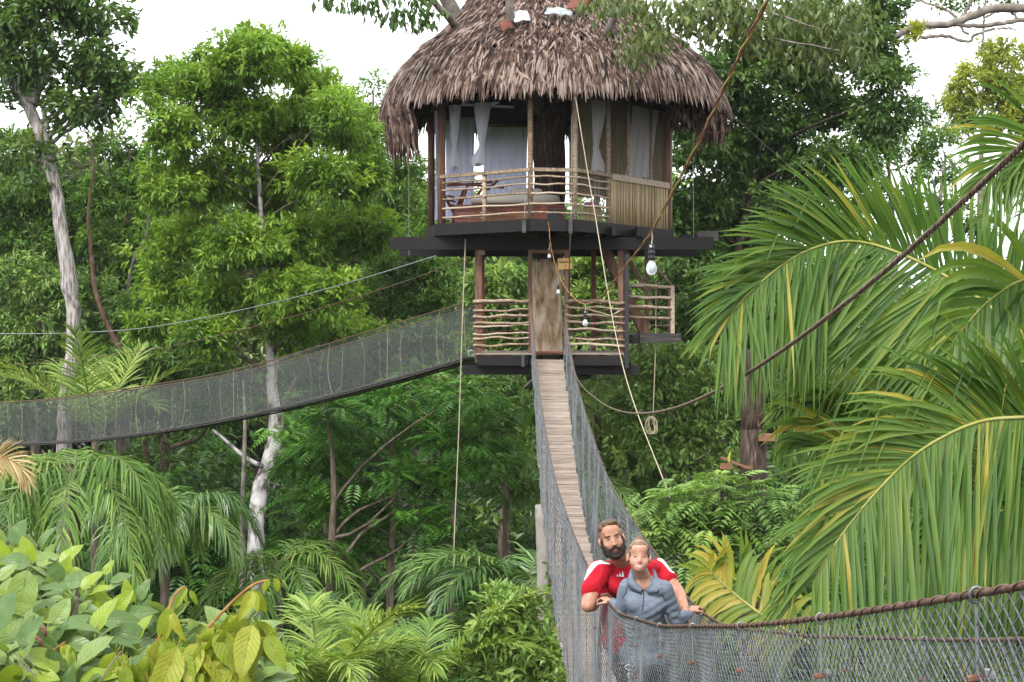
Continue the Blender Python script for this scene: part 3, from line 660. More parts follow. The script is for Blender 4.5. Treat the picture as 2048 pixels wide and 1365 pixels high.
# sign
sg = thing('sign', 'small orange board reading TREEHOUSE 6 hung on the deck door post', 'sign', W(1130, 540, 34.0))
part('board', boxv(W(1130, 528, 34.0), .30, .022, .235, [[math.cos(.04), 0, math.sin(.04)], [0, 1, 0], [-math.sin(.04), 0, math.cos(.04)]]), 'sign_board', sg)
def text(name, body, p, size, mat, parent, rot=0.0, face=(math.radians(90), 0, 0), bold=0.0):
    cu = bpy.data.curves.new(name, 'FONT'); cu.body = body; cu.size = size; cu.align_x = 'CENTER'; cu.align_y = 'CENTER'; cu.extrude = .0015; cu.offset = bold
    o = bpy.data.objects.new(name + '_t', cu); COL.objects.link(o); bpy.context.view_layer.update()
    me = bpy.data.meshes.new_from_object(o.evaluated_get(bpy.context.evaluated_depsgraph_get())); bpy.data.objects.remove(o)
    me.materials.clear(); me.materials.append(M[mat]); r = link(name, me, parent); r.location = Vector(p) - world_loc(parent); r.rotation_euler = (face[0], rot, face[2]); return r
text('lettering', 'TREEHOUSE', W(1130, 525, 33.984), .052, 'sign_ink', sg, -.04, bold=.0012); text('lettering', '6', W(1131, 533, 33.984), .085, 'sign_ink', sg, -.04, bold=.002)

# ------------------------------------------------------------------ in the room
def hanging_curtain(name, label, x0, x1, y0, y1, d, d1=None, mat='curtain', folds=7, amp=.05, skew=0, group=None):
    d1 = d1 or d; nx, nz = 41, 9; u = np.linspace(0, 1, nx); v = np.linspace(0, 1, nz); P = []
    for b in v:
        D = d + (d1 - d) * u; X = px(x0 + (x1 - x0) * u + skew * b, D); Z = CAMZ - ((y0 + (y1 - y0) * b) - HY) / FPX * D
        k = amp * (.35 + .65 * b) * (np.sin(u * folds * 2 * math.pi + b) + .4 * np.sin(u * folds * 4.7 * math.pi + 2 * b))
        P.append(np.stack([X + .02 * np.sin(b * 3 + u * 9), D + k, Z + .012 * np.sin(u * 20) * b], -1))
    V = np.vstack(P); i = np.arange(nz - 1)[:, None] * nx; j = np.arange(nx - 1)[None]
    F = np.stack([i + j, i + j + 1, i + nx + j + 1, i + nx + j], -1).reshape(-1, 4)
    return centred(name, (V, [F]), mat, label, 'curtain', group, True)
def knotted_curtain(label, x0, x1, y0, xk, yk, xb0, xb1, yb, d):
    "curtain gathered and tied in a knot, its tail flaring below"
    ny, na = 22, 26; V = []
    for k, b in enumerate(np.linspace(0, 1, ny)):
        y = y0 + (yb - y0) * b; tk = (yk - y0) / (yb - y0)
        if b < tk: f = (b / tk) ** 1.4; xa, xz = x0 + (xk - 3.5 - x0) * f, x1 + (xk + 4.5 - x1) * f; dep = .10 * (1 - f) + .05
        else: f = min(1, ((b - tk) / (1 - tk)) * 1.5); xa, xz = xk - 3.5 + (xb0 - xk + 3.5) * f, xk + 4.5 + (xb1 - xk - 4.5) * f; dep = .06 + .08 * f
        a = np.linspace(0, 2 * math.pi, na, endpoint=False); c, r = (xa + xz) / 2, (xz - xa) / 2 * (1 + .10 * np.sin(a * 6 + b * 2))
        bul = 1.0 + (.35 if abs(b - tk) < .03 else 0)
        V.append(np.stack([px(c, d) + r * d / FPX * np.cos(a) * bul, d + dep * bul * np.sin(a) + .02 * np.sin(a * 5), np.full(na, pz(y, d)) + (.03 * np.sin(a * 3) if b > .95 else 0)], -1))
    V = np.vstack(V); i = np.arange(ny - 1)[:, None] * na; j = np.arange(na)[None]; j2 = (j + 1) % na
    F = np.stack([i + j, i + j2, i + na + j2, i + na + j], -1).reshape(-1, 4)
    return centred('curtain', (V, [F]), 'curtain_white', label, 'curtain', 'white curtains of the treehouse', True)
knotted_curtain('white knotted curtain nearest the left end of the balcony', 899, 921, 212, 908, 300, 897, 920, 336, 34.6)
knotted_curtain('white knotted curtain second from the left under the ceiling fan', 949, 980, 207, 963, 294, 943, 970, 330, 34.2)
knotted_curtain('white knotted curtain to the right of the tree trunk', 1184, 1213, 203, 1191, 297, 1184, 1208, 343, 34.3)
GC = 'white curtains of the treehouse'
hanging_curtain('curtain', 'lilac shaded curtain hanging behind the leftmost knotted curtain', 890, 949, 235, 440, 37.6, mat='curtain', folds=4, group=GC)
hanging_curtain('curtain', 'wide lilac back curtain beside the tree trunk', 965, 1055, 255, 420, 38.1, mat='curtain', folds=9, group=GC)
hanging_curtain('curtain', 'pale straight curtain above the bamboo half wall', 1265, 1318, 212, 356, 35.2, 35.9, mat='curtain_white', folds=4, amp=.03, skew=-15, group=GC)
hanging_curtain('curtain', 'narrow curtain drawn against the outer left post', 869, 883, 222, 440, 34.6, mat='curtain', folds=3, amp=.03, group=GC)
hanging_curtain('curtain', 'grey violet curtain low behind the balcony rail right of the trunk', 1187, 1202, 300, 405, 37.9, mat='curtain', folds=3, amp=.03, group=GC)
# bed
bed = thing('bed', 'low red slatted bed with a beige mattress on the treehouse floor', 'bed', [px(1024, 34.6), 34.6, FZ])
bxc, bw, bd = px(1020, 34.4), 2.35, 1.5
for k in range(7): part('bed_slat', boxv((bxc, 34.0, FZ + .05 + k * .052), bw, .05, .042), 'red_wood', bed, tint=rs.uniform(.2, .8))
for sx in (-1, 1):
    for k in range(7): part('bed_slat', boxv((bxc + sx * (bw / 2 - .02), 34.78, FZ + .05 + k * .052), .05, 1.5, .042), 'red_wood', bed, tint=rs.uniform(.2, .8))
part('bed_corner', boxv((bxc + .72, 33.96, FZ + .20), .16, .05, .40), 'red_wood', bed, tint=.7); part('bed_niche_shade', boxv((bxc + .95, 33.965, FZ + .19), .30, .04, .22), 'black_pole', bed)  # flat black panel stands in for the shade inside a niche
part('bed_frame', boxv((bxc, 34.8, FZ + .38), bw - .12, 1.5, .05), 'red_wood', bed)
def pillow(c, sx, sy, sz, nu=20, nv=12):
    V, F = ellipsoid((0, 0, 0), (1, 1, 1), nu=nu, nv=nv); V = np.sign(V) * np.abs(V) ** .45 * A([sx / 2, sy / 2, sz / 2]); return V + A(c), F
mt = part('mattress', pillow((bxc + .12, 34.75, FZ + .53), 1.95, 1.45, .26), 'mattress', bed, True)
part('pillow', pillow((bxc + .35, 34.5, FZ + .70), .7, .45, .18), 'mattress', bed, True)
ch = thing('deck_chair', 'dark wooden folding chair leaning behind the balcony rail at left', 'chair', [px(930, 35.3), 35.3, FZ])
for (a, b) in (((890, 366), (1008, 376)), ((893, 372), (985, 365)), ((905, 440), (928, 377)), ((885, 385), (915, 440)), ((935, 372), (915, 430)), ((975, 362), (945, 405)), ((997, 360), (975, 380))):
    part('chair_bar', beam(W(*a, 35.2), W(*b, 35.4), .04, .05), 'red_wood', ch)
for k in range(5): part('chair_slat', beam(W(895 + k * 3, 392 + k * 9, 35.0), W(908 + k * 2, 395 + k * 9, 35.6), .03, .04), 'red_wood', ch)
bxo = thing('side_table', 'tan box with a purple cloth behind the gauze', 'table', [px(1183, 34.3), 34.3, FZ])
part('box', boxv((px(1183, 34.4), 34.4, FZ + .18), .36, .36, .36), 'bamboo', bxo); part('cloth', pillow((px(1183, 34.4), 34.35, FZ + .42), .34, .34, .12), 'purple_cloth', bxo, True)
fan = thing('ceiling_fan', 'white ceiling fan under the dark thatch', 'fan', W(975, 215, 35.2))
fc = W(975, 212, 35.2)
part('motor', tube([fc + [0, 0, .10], fc + [0, 0, .04], fc - [0, 0, .06]], [.05, .10, .09], 12), 'white_plastic', fan, True); part('rod', tube([fc + [0, 0, .1], fc + [0, 0, .9]], .015, 6), 'white_plastic', fan)
for k in range(4):
    a = .35 + k * math.pi / 2; dv = A([math.cos(a), math.sin(a), 0]); part('blade', beam(fc + dv * .1, fc + dv * .62, .13, .012, (0, .25, 1)), 'white_plastic', fan)
# ------------------------------------------------------------------ ropes, cables and lamps
def line(name, label, cat, pts, r, mat, n=60, sides=6, group=None):
    P = spline(pts, n); return centred(name, tube(P, r, sides), mat, label, cat, group, True)
# thick twisted guy cable
cz = smooth_interp([0.5, 4.5, 5.9, 7.9, 11.7, 16.8, 22.7, 29.5, 32.5, 34.0], [1.45, .51, .24, -.08, -.55, -.93, -1.06, -.80, -.32, .12])
q = np.linspace(.6, 34.05, 900); P = np.stack([Bp(1.5 - .06 * (dd_ / 34.), dd_, cz(dd_)) for dd_ in q])
g = G(); g.add(tube(P, .0075, 6))
L = np.r_[0, np.cumsum(np.linalg.norm(np.diff(P, axis=0), axis=1))]
sel = np.linspace(.0, 16, 2600); PP = np.stack([np.interp(sel, L, P[:, i]) for i in range(3)], -1)
for k in range(3):
    ph = sel * 62 + k * 2.094; Q = PP.copy(); Q[:, 0] += .0062 * np.cos(ph); Q[:, 2] += .0062 * np.sin(ph); g.add(tube(Q, .0062, 4, False), .3 + .2 * k)
go = g.build('guy_cable', 'rope_steel', None, True); tag(go, 'thick twisted rusty cable sagging across from the right to the treehouse deck', 'cable')
line('rope', 'pale rope hanging straight down from the left of the main beam', 'rope', [W(931, 478, 33.95), W(925, 640, 33.95), W(918, 850, 33.95), W(910, 1040, 33.95), W(907, 1122, 33.95)], .0115, 'rope')
k = W(907, 1123, 33.95); bpy.data.objects['rope']['label'] = 'pale rope hanging straight down from the left of the main beam'
part('rope_knot', ellipsoid(k, (.035, .035, .04)), 'rope', bpy.data.objects['rope'], True)
line('rope', 'taut tan rope slanting from the thatch eave down to the right bushes', 'rope', [W(1150, 190, 31.8), W(1185, 400, 30.5), W(1245, 730, 28.0), W(1340, 996, 25.0)], .009, 'rope')
line('rope', 'thin rope ending in a coil below the outer landing', 'rope', [W(1312, 560, 35.2), W(1311, 690, 35.2), W(1306, 832, 35.2)], .011, 'rope')
rc_ = thing('rope_coil', 'pale coiled rope bundle hanging below the outer landing', 'rope', W(1304, 868, 35.2))
for i in range(9):
    a = np.linspace(0, 2 * math.pi, 26); c = W(1304 + rs.uniform(-3, 3), 851, 35.2); w = rs.uniform(.04, .15); h = rs.uniform(.14, .2); t = rs.uniform(-.3, .3)
    x, z = w * np.sin(a), h * np.cos(a); part('loop', tube(np.stack([c[0] + x * math.cos(t) - z * math.sin(t), np.full(26, c[1]) + .05 * np.sin(a + i), c[2] + z * math.cos(t) + x * math.sin(t)], -1), .008, 5), 'rope', rc_, True)
line('wire', 'thin grey steel wire crossing high above the netted side bridge', 'wire', [W(-40, 668, 46), W(120, 667, 45), W(300, 655, 43.5), W(520, 612, 40), W(700, 565, 37.5), W(872, 512, 35.2)], .012, 'galvanised', group='wires')
line('wire', 'thin brown wire between the grey wire and the netted side bridge', 'wire', [W(-40, 738, 46), W(300, 700, 43.5), W(560, 640, 40), W(760, 580, 37), W(930, 520, 34.4)], .010, 'rust', group='wires')
line('wire', 'fine dark line running down from the right eave across the leaves', 'wire', [W(1450, 215, 35.2), W(1530, 290, 33), W(1660, 400, 30)], .006, 'dark_cord', group='wires')
line('chain', 'thin hanging rod with beads beside the sign', 'chain', [W(1141, 462, 32.4), W(1139, 520, 32.6), W(1138, 600, 33.9)], .010, 'dark_cord')
line('chain', 'beaded suspension rod on the balcony corner', 'chain', [W(1051, 395, 32.3), W(1049, 436, 32.33)], .010, 'galvanised'); line('chain', 'beaded suspension rod above the balcony middle bracket', 'chain', [W(1143, 230, 32.5), W(1142, 438, 32.4)], .007, 'galvanised')
line('chain', 'thin suspension line left of the main beam', 'chain', [W(818, 240, 35), W(818, 515, 35)], .006, 'galvanised'); line('chain', 'thin suspension line at the right end of the main beam', 'chain', [W(1386, 240, 35), W(1387, 490, 35)], .006, 'galvanised')
# string of lamps
lights = thing('string_lights', 'red and yellow wire strung with bulbs from the treehouse towards the upper right', 'lights', W(1097, 445, 32))
wp = [W(1097, 445, 32), W(1103, 500, 31), W(1122, 560, 28), W(1150, 598, 23.5), W(1175, 608, 20), W(1205, 590, 16.5), W(1250, 533, 13), W(1303, 462, 10), W(1393, 292, 7.6), W(1460, 150, 6.2), W(1535, 0, 5.1), W(1640, -200, 4.0)]
Wp = spline(wp, 420); ph = np.arange(420) * .45
for i, (mt_, sgn) in enumerate((('red_wire', 1), ('yellow_wire', -1))):
    Q = Wp.copy(); Q[:, 0] += sgn * .0045 * np.cos(ph); Q[:, 2] += sgn * .0045 * np.sin(ph); part('wire', tube(Q, .0038, 6), mt_, lights, True)
m, nt, b, out = nodes('bulb_glass'); b.inputs['Base Color'].default_value = (.82, .87, .9, 1); b.inputs['Roughness'].default_value = .08; b.inputs['Transmission Weight'].default_value = .6; b.inputs['IOR'].default_value = 1.2; M['bulb_glass'] = m
def lathe(prof_, c, n=18):
    a = np.linspace(0, 2 * math.pi, n, endpoint=False); V = np.vstack([np.stack([c[0] + r * np.cos(a), c[1] + r * np.sin(a), np.full(n, c[2] + z)], -1) for r, z in prof_])
    k = len(prof_); i = np.arange(k - 1)[:, None] * n; j = np.arange(n)[None]; j2 = (j + 1) % n
    return V, [np.stack([i + j, i + n + j, i + n + j2, i + j2], -1).reshape(-1, 4), np.arange(n)[None], (np.arange(n)[::-1] + (k - 1) * n)[None]]
def bulb(x, y, d):
    c = W(x, y, d)                                               # top of the holder
    part('cord', tube([c + [0, 0, .085], c + [.006, 0, .04], c], .004, 5), 'rope', lights)
    h = part('lamp_holder', lathe([(.008, 0), (.017, -.005), (.019, -.035), (.0155, -.04), (.0215, -.046), (.0215, -.066), (.017, -.07), (.022, -.078), (.022, -.10), (.018, -.103)], c), 'black_rubber', lights, True)
    part('bulb', lathe([(.0125, -.100), (.015, -.112), (.026, -.124), (.0325, -.143), (.034, -.158), (.031, -.175), (.022, -.189), (.008, -.196)], c), 'bulb_glass', h, True)
    part('holder_tag', boxv(c + [-.006, -.021, -.016], .012, .006, .014), 'white_plastic', h)
bulb(1303, 488, 10.0); bulb(1170.5, 622, 20.0); bulb(1116.5, 567, 27.5); bulb(1098.5, 497, 30.5)

# ------------------------------------------------------------------ foliage tools
def leafquads(P, d, L, w, q, tint, fold=.18, up=None, curl=.12):
    "folded kite leaves, two triangles each"
    N = len(P); d = unit(d); r = q.normal(0, .45, (N, 3)); r[:, 2] += 1.0
    if up is not None: r = r * .5 + up
    s = unit(np.cross(d, r)); n = np.cross(s, d); L = np.broadcast_to(A(L), (N,))[:, None]; w = np.broadcast_to(A(w), (N,))[:, None]
    mid = P + d * L * .45
    V = np.stack([P, mid + s * w * .5 + n * w * fold, P + d * L - n * L * curl, mid - s * w * .5 + n * w * fold], 1).reshape(-1, 3)
    k = np.arange(N)[:, None] * 4; F = np.vstack([k + np.array([[0, 2, 1]]), k + np.array([[0, 3, 2]])])
    return V, [F], np.repeat(np.broadcast_to(A(tint), (N,)), 4)

def lobe(x, y, rx, ry, d, rd=None):
    s = d / FPX; return np.r_[W(x, y, d), rx * s, (rd if rd else (rx + ry) / 2) * s, ry * s]

def crown_mesh(lobes, q, clump_r, per_area, ros, leaf, wr, spread=1.0, droop=.5, rosette=7, tint0=.42, tvar=.14, flat=.65, pinnate=0, hollow=.45):
    "lobes (cx,cy,cz,rx,ry,rz) -> leaf cloud built from clumps of small rosettes"
    g = G(); LB = np.vstack(lobes)
    area = math.pi * LB[:, 3] * LB[:, 5]; nc = np.maximum(2, (area * per_area).astype(int)); idx = np.repeat(np.arange(len(LB)), nc)
    N = len(idx); dv = unit(q.normal(0, 1, (N, 3))); rad = (hollow + (1 - hollow) * q.uniform(0, 1, N)) ** .8
    C = LB[idx, :3] + dv * LB[idx, 3:] * rad[:, None]
    ct = tint0 + q.normal(0, tvar, N); cr = clump_r * q.uniform(.55, 1.35, N)
    ri = np.repeat(np.arange(N), ros); R = len(ri); off = np.clip(q.normal(0, 1, (R, 3)), -1.8, 1.8) * .55; off[:, 2] *= flat
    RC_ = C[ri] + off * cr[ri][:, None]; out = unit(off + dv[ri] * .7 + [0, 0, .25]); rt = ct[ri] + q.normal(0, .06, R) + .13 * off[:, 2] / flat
    if not pinnate:
        li = np.repeat(np.arange(R), rosette); n = len(li); d = unit(q.normal(0, 1, (n, 3)) + out[li] * 1.1); d[:, 2] -= droop * q.uniform(.4, 1.2, n)
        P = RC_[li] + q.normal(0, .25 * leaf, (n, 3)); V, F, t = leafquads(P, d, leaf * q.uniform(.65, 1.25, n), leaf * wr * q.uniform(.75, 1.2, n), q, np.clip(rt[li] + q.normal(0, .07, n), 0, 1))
        g.add((V, F), t)
    else:
        np_ = pinnate; d = unit(q.normal(0, 1, (R, 3)) * [1, 1, .35] + out * .9); d[:, 2] -= .25; d = unit(d); s = unit(np.cross(d, [0, 0, 1.0])); nn = np.cross(s, d)
        Ls = leaf * q.uniform(.7, 1.3, R); Pp, Dp, Lp, Tp, Up = [], [], [], [], []
        for k in range(np_):
            f = (k + .6) / np_; base = RC_ + d * (Ls * f)[:, None] + np.array([0, 0, -1.]) * (Ls * .35 * f * f)[:, None]
            for sg_ in (-1, 1):
                Pp.append(base); Dp.append(s * sg_ + d * .55 - nn * .15); Lp.append(Ls * .42 * math.sin(math.pi * (.18 + .75 * f)) ** .7); Tp.append(rt + q.normal(0, .05, R)); Up.append(nn)
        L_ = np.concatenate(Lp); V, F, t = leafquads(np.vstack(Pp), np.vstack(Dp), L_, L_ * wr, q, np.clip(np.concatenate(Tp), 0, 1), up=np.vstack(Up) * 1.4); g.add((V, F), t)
    return g, C

def limb_tube(g, a, b, r0, r1, q, bend=.12, n=7, sides=6):
    L = np.linalg.norm(A(b) - A(a)); t = np.linspace(0, 1, n)[:, None]; P = A(a) * (1 - t) + A(b) * t
    w = q.normal(0, bend * L, 3) * .5; P = P + np.sin(t * math.pi) * w + np.sin(t * 2 * math.pi) * q.normal(0, bend * L * .3, 3)
    g.add(tube(P, np.linspace(r0, r1, n), sides)); return P

def tree(name, label, cat, trunk, lobes, leafm, bark, seed, clump_r, per_area, ros, leaf, wr, group=None, limbs=True, limb_r=.5, twigs=0, tube_n=10, limb_mat='forest_bark', **kw):
    "trunk: world points with radius as 4th column, from the foot up"
    q = np.random.RandomState(seed); T = A(trunk); root = thing(name, label, cat, T[0, :3], group)
    Ts = spline(T, max(14, 5 * len(T))); g = G(); jit = q.normal(0, 1, (len(Ts), 3)) * Ts[:, 3:4] * .05; jit[0] = 0
    g.add(tube(Ts[:, :3] + jit, Ts[:, 3] * (1 + .07 * q.normal(0, 1, len(Ts))), tube_n))
    cg, C = crown_mesh(lobes, q, clump_r, per_area * 3.3, int(ros * 2.2), leaf * 1.2, wr, **kw)
    g.build('trunk', bark, root, True)
    if limbs:
        g = G()
        for lb in lobes:
            c = lb[:3]; hd_ = np.min(np.linalg.norm(Ts[:, :2] - c[:2], axis=1)); k = np.argmin(np.linalg.norm(Ts[:, :3] - (c - [0, 0, .9 * hd_]), axis=1) + np.maximum(0, Ts[:, 2] - c[2]) * .8); k = max(2, min(k, len(Ts) - 1)); r = Ts[k, 3] * limb_r
            P = limb_tube(g, Ts[k, :3], c, r, r * .4, q); d2 = np.linalg.norm(C - c, axis=1)
            for j in np.argsort(d2)[:: max(1, len(C) // 400)][:twigs]: limb_tube(g, P[4], C[j], r * .35, .012, q, n=5, sides=4)
        g.build('limbs', limb_mat, root, True, kind='stuff')
    cg.build('crown', leafm, root, kind='stuff'); return root

def gp(x, d, r):                                              # foot of a trunk on the ground
    X = (x - CX) / FPX * d; return [X, d, float(ground_z(X, d)) - .1, r]
def tp(x, y, d, r): return [*W(x, y, d), r]

# ---------- palms
def frond_leaflets(rach, n, L, w, q, face=None, droop=.5, a0=70, a1=22, K=4, lprof=None, s0=.12, roll=.25, jit=.06, fold=.28, bend=None, g0=0.0, upf=1.0, upa=0.0):
    "leaflet strips on both sides of a rachis; returns V (M,K*3,3), faces, side"
    R = spline(rach, 80); T = unit(np.gradient(R, axis=0)); out = []
    for sg_ in (-1, 1):
        f = np.linspace(s0, .995, n) + q.normal(0, .15 / n, n); f = np.clip(f, 0, 1); k = f * 79; i = np.clip(k.astype(int), 0, 78); t = (k - i)[:, None]
        P = R[i] * (1 - t) + R[i + 1] * t; tg = unit(T[i] * (1 - t) + T[i + 1] * t)
        fc = np.broadcast_to(A(face if face is not None else [0, 0, 1.0]), tg.shape); s = unit(np.cross(tg, fc)) * sg_; nn = unit(np.cross(s, tg)) * sg_
        isup = s[:, 2] > .1; an = np.radians(a0 + (a1 - a0) * f ** 1.3 + q.normal(0, 4, n) - upa * isup)
        d = s * np.sin(an)[:, None] + tg * np.cos(an)[:, None] + nn * roll + q.normal(0, jit, (n, 3)) + A([0, 0, -1.0]) * (g0 * (s[:, 2:3] < .1)); d = unit(d)
        prof_ = lprof(f) if lprof else np.sin(math.pi * (.16 + .76 * f)) ** .6
        Ls = L * prof_ * q.uniform(.88, 1.08, n) * np.where(isup, upf, 1.0); ww = w * q.uniform(.8, 1.15, n) * (.5 + .5 * prof_); V = np.zeros((n, K * 3, 3)); cur = P
        dr = droop * q.uniform(.7, 1.3, n); br = q.uniform(.45, .9, n) if bend else None
        for c in range(K):
            u = c / (K - 1); wk = ww * (.55 + 1.1 * u if u < .4 else 1.0 * (1 - ((u - .4) / .6) ** 1.6) + .06); sd = unit(np.cross(d, nn)); up = unit(np.cross(sd, d))
            V[:, c * 3] = cur - sd * wk[:, None] * .5; V[:, c * 3 + 1] = cur - up * (wk * fold)[:, None]; V[:, c * 3 + 2] = cur + sd * wk[:, None] * .5
            gdrop = dr * (u + .15) * 2.2 / (K - 1)
            if bend: gdrop = gdrop + np.where((u >= br) & (q.uniform(0, 1, n) < bend), 1.6, 0)
            d = unit(d + np.array([0, 0, -1.]) * gdrop[:, None]); cur = cur + d * (Ls / (K - 1))[:, None]
        out.append(V)
    f = []
    for k in range(K - 1):
        for e in (0, 1): f.append([k * 3 + e, k * 3 + e + 1, (k + 1) * 3 + e + 1, (k + 1) * 3 + e])
    return np.vstack(out), np.array(f), R

def frond(parent, rach, n, L, w, mat, q, tint=.45, rr=.016, rmat='rachis_green', single=False, name='frond', tv=.1, **kw):
    V, f, R = frond_leaflets(rach, n, L, w, q, **kw); Mn, k3 = V.shape[0], V.shape[1]; t = np.clip(tint + q.normal(0, tv, Mn) + .4 * (q.uniform(0, 1, Mn) < .05), 0, 1)
    base = np.array(world_loc(parent))
    rad = np.linspace(rr, rr * .22, len(R))
    if single:
        fr = part(name, tube(R[::2], rad[::2], 7), rmat, parent, True)
        m = V.mean(1); inside = ((m[:, 0] / m[:, 1] * FPX + CX) < 2080); order = np.lexsort((m[:, 1], ~inside)); pick = order[:single]; rest = order[single:]
        for i in pick: part('leaflet', (V[i], [f]), mat, fr, True, tint=float(t[i]))
        if len(rest):
            g = G(); g.add((V[rest].reshape(-1, 3), [(np.arange(len(rest))[:, None, None] * k3 + f[None]).reshape(-1, 4)]), np.repeat(t[rest], k3)); g.build('leaflets', mat, fr, True, kind='stuff')
        return fr
    g = G(); g.add((V.reshape(-1, 3), [(np.arange(Mn)[:, None, None] * k3 + f[None]).reshape(-1, 4)]), np.repeat(t, k3)); fr = g.build(name, mat, parent, False, kind='stuff')
    part('rachis', tube(R[::3], rad[::3], 6), rmat, fr, True); return fr

def arc_frond(c, az, L, rise, sag, n=7):
    "a frond that leaves the crown upward and bows over"
    d = A([math.cos(az), math.sin(az), 0]); u = np.linspace(0, 1, n)
    return np.stack([A(c) + d * L * (uu * (1 - .12 * uu * uu)) + A([0, 0, 1.]) * (L * (rise * uu - sag * uu ** 2.1)) for uu in u])

def palm(name, label, c, seed, nf=11, L=3.2, leaflet=.75, w=.045, mat='palm_dark', tint=.45, group=None, rise=(.4, 1.0), sag=(.8, 1.3), nl=44, droop=.8, trunk_r=.12, rmat='rachis_dark', K=4, azs=None):
    q = np.random.RandomState(seed); X, Y = c[0], c[1]; gz = float(ground_z(X, Y)) - .1
    root = thing(name, label, 'palm', [X, Y, gz], group)
    T = spline([[X + q.normal(0, .15), Y + q.normal(0, .15), gz], [X, Y, (gz + c[2]) / 2], [X, Y, c[2] + .1]], 14); g = G(); g.add(tube(T, np.linspace(trunk_r * 1.2, trunk_r * .8, 14), 9)); g.build('trunk', 'forest_bark', root, True)
    for k in range(nf):
        az = (azs[k] if azs is not None else k * 2.39996 + q.normal(0, .2)); Lk = L * q.uniform(.75, 1.1)
        frond(root, arc_frond(c, az, Lk, q.uniform(*rise), q.uniform(*sag)), nl, leaflet, w, mat, q, tint + q.normal(0, .08), rr=.022, rmat=rmat, droop=droop, K=K, jit=.13, tv=.14)
    return root
# ------------------------------------------------------------------ the tree that carries the house
q = np.random.RandomState(21)
hd = 35.9
host = thing('host_tree', 'thick pale trunk rising through the deck and the thatched room', 'tree', gp(1095, hd, .4)[:3])
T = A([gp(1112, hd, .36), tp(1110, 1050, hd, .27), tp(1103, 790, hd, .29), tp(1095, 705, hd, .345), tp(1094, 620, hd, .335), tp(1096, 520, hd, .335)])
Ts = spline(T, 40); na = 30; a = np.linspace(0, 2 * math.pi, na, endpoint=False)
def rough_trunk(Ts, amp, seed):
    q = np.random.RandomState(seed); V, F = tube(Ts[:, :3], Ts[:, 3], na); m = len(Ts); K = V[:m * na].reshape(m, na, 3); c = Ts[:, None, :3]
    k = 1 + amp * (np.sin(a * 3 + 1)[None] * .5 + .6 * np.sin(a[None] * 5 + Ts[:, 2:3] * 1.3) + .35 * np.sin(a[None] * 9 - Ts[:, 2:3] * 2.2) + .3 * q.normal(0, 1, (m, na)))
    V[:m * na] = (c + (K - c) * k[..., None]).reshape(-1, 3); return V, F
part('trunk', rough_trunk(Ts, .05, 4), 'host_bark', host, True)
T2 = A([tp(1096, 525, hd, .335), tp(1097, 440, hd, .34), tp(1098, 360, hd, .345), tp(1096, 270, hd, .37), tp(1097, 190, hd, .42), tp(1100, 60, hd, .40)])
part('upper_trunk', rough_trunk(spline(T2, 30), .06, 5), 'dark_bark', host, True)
def limb(pts, r0, r1, name='limb', mat='limb_bark', parent=None, n=22):
    P = spline(pts, n); qq = np.random.RandomState(len(pts) * 7 + int(abs(pts[0][0]) * 100) % 97)
    return part(name, tube(P + qq.normal(0, .012, P.shape), np.linspace(r0, r1, n) * (1 + .06 * qq.normal(0, 1, n)), 9), mat, parent or host, True)
limb([W(1085, 230, 35.6), W(1000, 120, 34.9), W(922, 62, 34.2), W(895, 32, 33.6), W(862, 0, 33.2), W(800, -60, 32.4)], .12, .06)
limb([W(1085, 220, 35.7), W(980, 100, 35.2), W(915, 35, 34.9), W(880, -30, 34.6), W(850, -120, 34.2)], .20, .14)
limb([W(1080, 200, 35.4), W(1030, 100, 33.6), W(1020, 40, 32.75), W(1016, -40, 32.6)], .11, .085)
limb([W(1110, 200, 35.5), W(1180, 130, 33.6), W(1212, 78, 32.7), W(1226, 42, 32.4), W(1258, 0, 32.0), W(1330, -50, 31.2)], .12, .065)
limb([W(1100, 60, 35.9), W(1102, -150, 35.9)], .40, .3)
# leafy boughs of the host tree over the roof: upper left, hanging leaves; upper right, long olive spray
q = np.random.RandomState(31)
for nm, twpts in (('l', [((800, -60, 32.4), (700, -10, 32.0), 4), ((862, 0, 33.2), (760, 5, 32.4), 4), ((830, -30, 32.8), (850, 15, 32.3), 3), ((820, -40, 32.6), (780, 20, 32.2), 3)]),):
    for a_, b_, _ in twpts: limb([W(*a_), (W(*a_) + W(*b_)) / 2 + [0, 0, .1], W(*b_)], .03, .008, 'twig', n=8)
def hang_leaves(pts, per, leaf, wr, mat, q, tint, spread, name='foliage', droop=1.2, tv=.12):
    C = A(pts); i = np.repeat(np.arange(len(C)), per); n = len(i); P = C[i] + q.normal(0, 1, (n, 3)) * spread; d = q.normal(0, .55, (n, 3)); d[:, 2] -= droop
    g = G(); V, F, t = leafquads(P, d, leaf * q.uniform(.65, 1.2, n), leaf * wr * q.uniform(.8, 1.2, n), q, np.clip(tint + q.normal(0, tv, n), 0, 1)); g.add((V, F), t); return g.build(name, mat, host, kind='stuff')
hang_leaves([W(x, y, 32.3) for x, y in ((660, 0), (690, 8), (712, -5), (735, 12), (740, 2), (760, -8), (772, 28), (785, 30), (800, 35), (808, 22), (828, 15), (835, 38), (848, 45), (855, 32), (868, 28), (790, -10), (820, -12), (845, -8), (870, -20), (700, -25), (650, -20), (730, -30), (770, -35))], 12, .24, .42, 'leaf_left', q, .30, [.13, .12, .09], droop=1.5)
limb([W(1330, -50, 31.2), W(1420, 0, 30.5), W(1520, 20, 29.8), W(1640, 60, 29.0)], .06, .012, n=16); limb([W(1258, 0, 32.0), W(1310, 30, 31.2), W(1380, 20, 30.6)], .05, .02, n=12); limb([W(1380, 20, 30.6), W(1460, 40, 30), W(1560, 80, 29.4), W(1680, 100, 28.8)], .035, .01, n=14)
cl = []
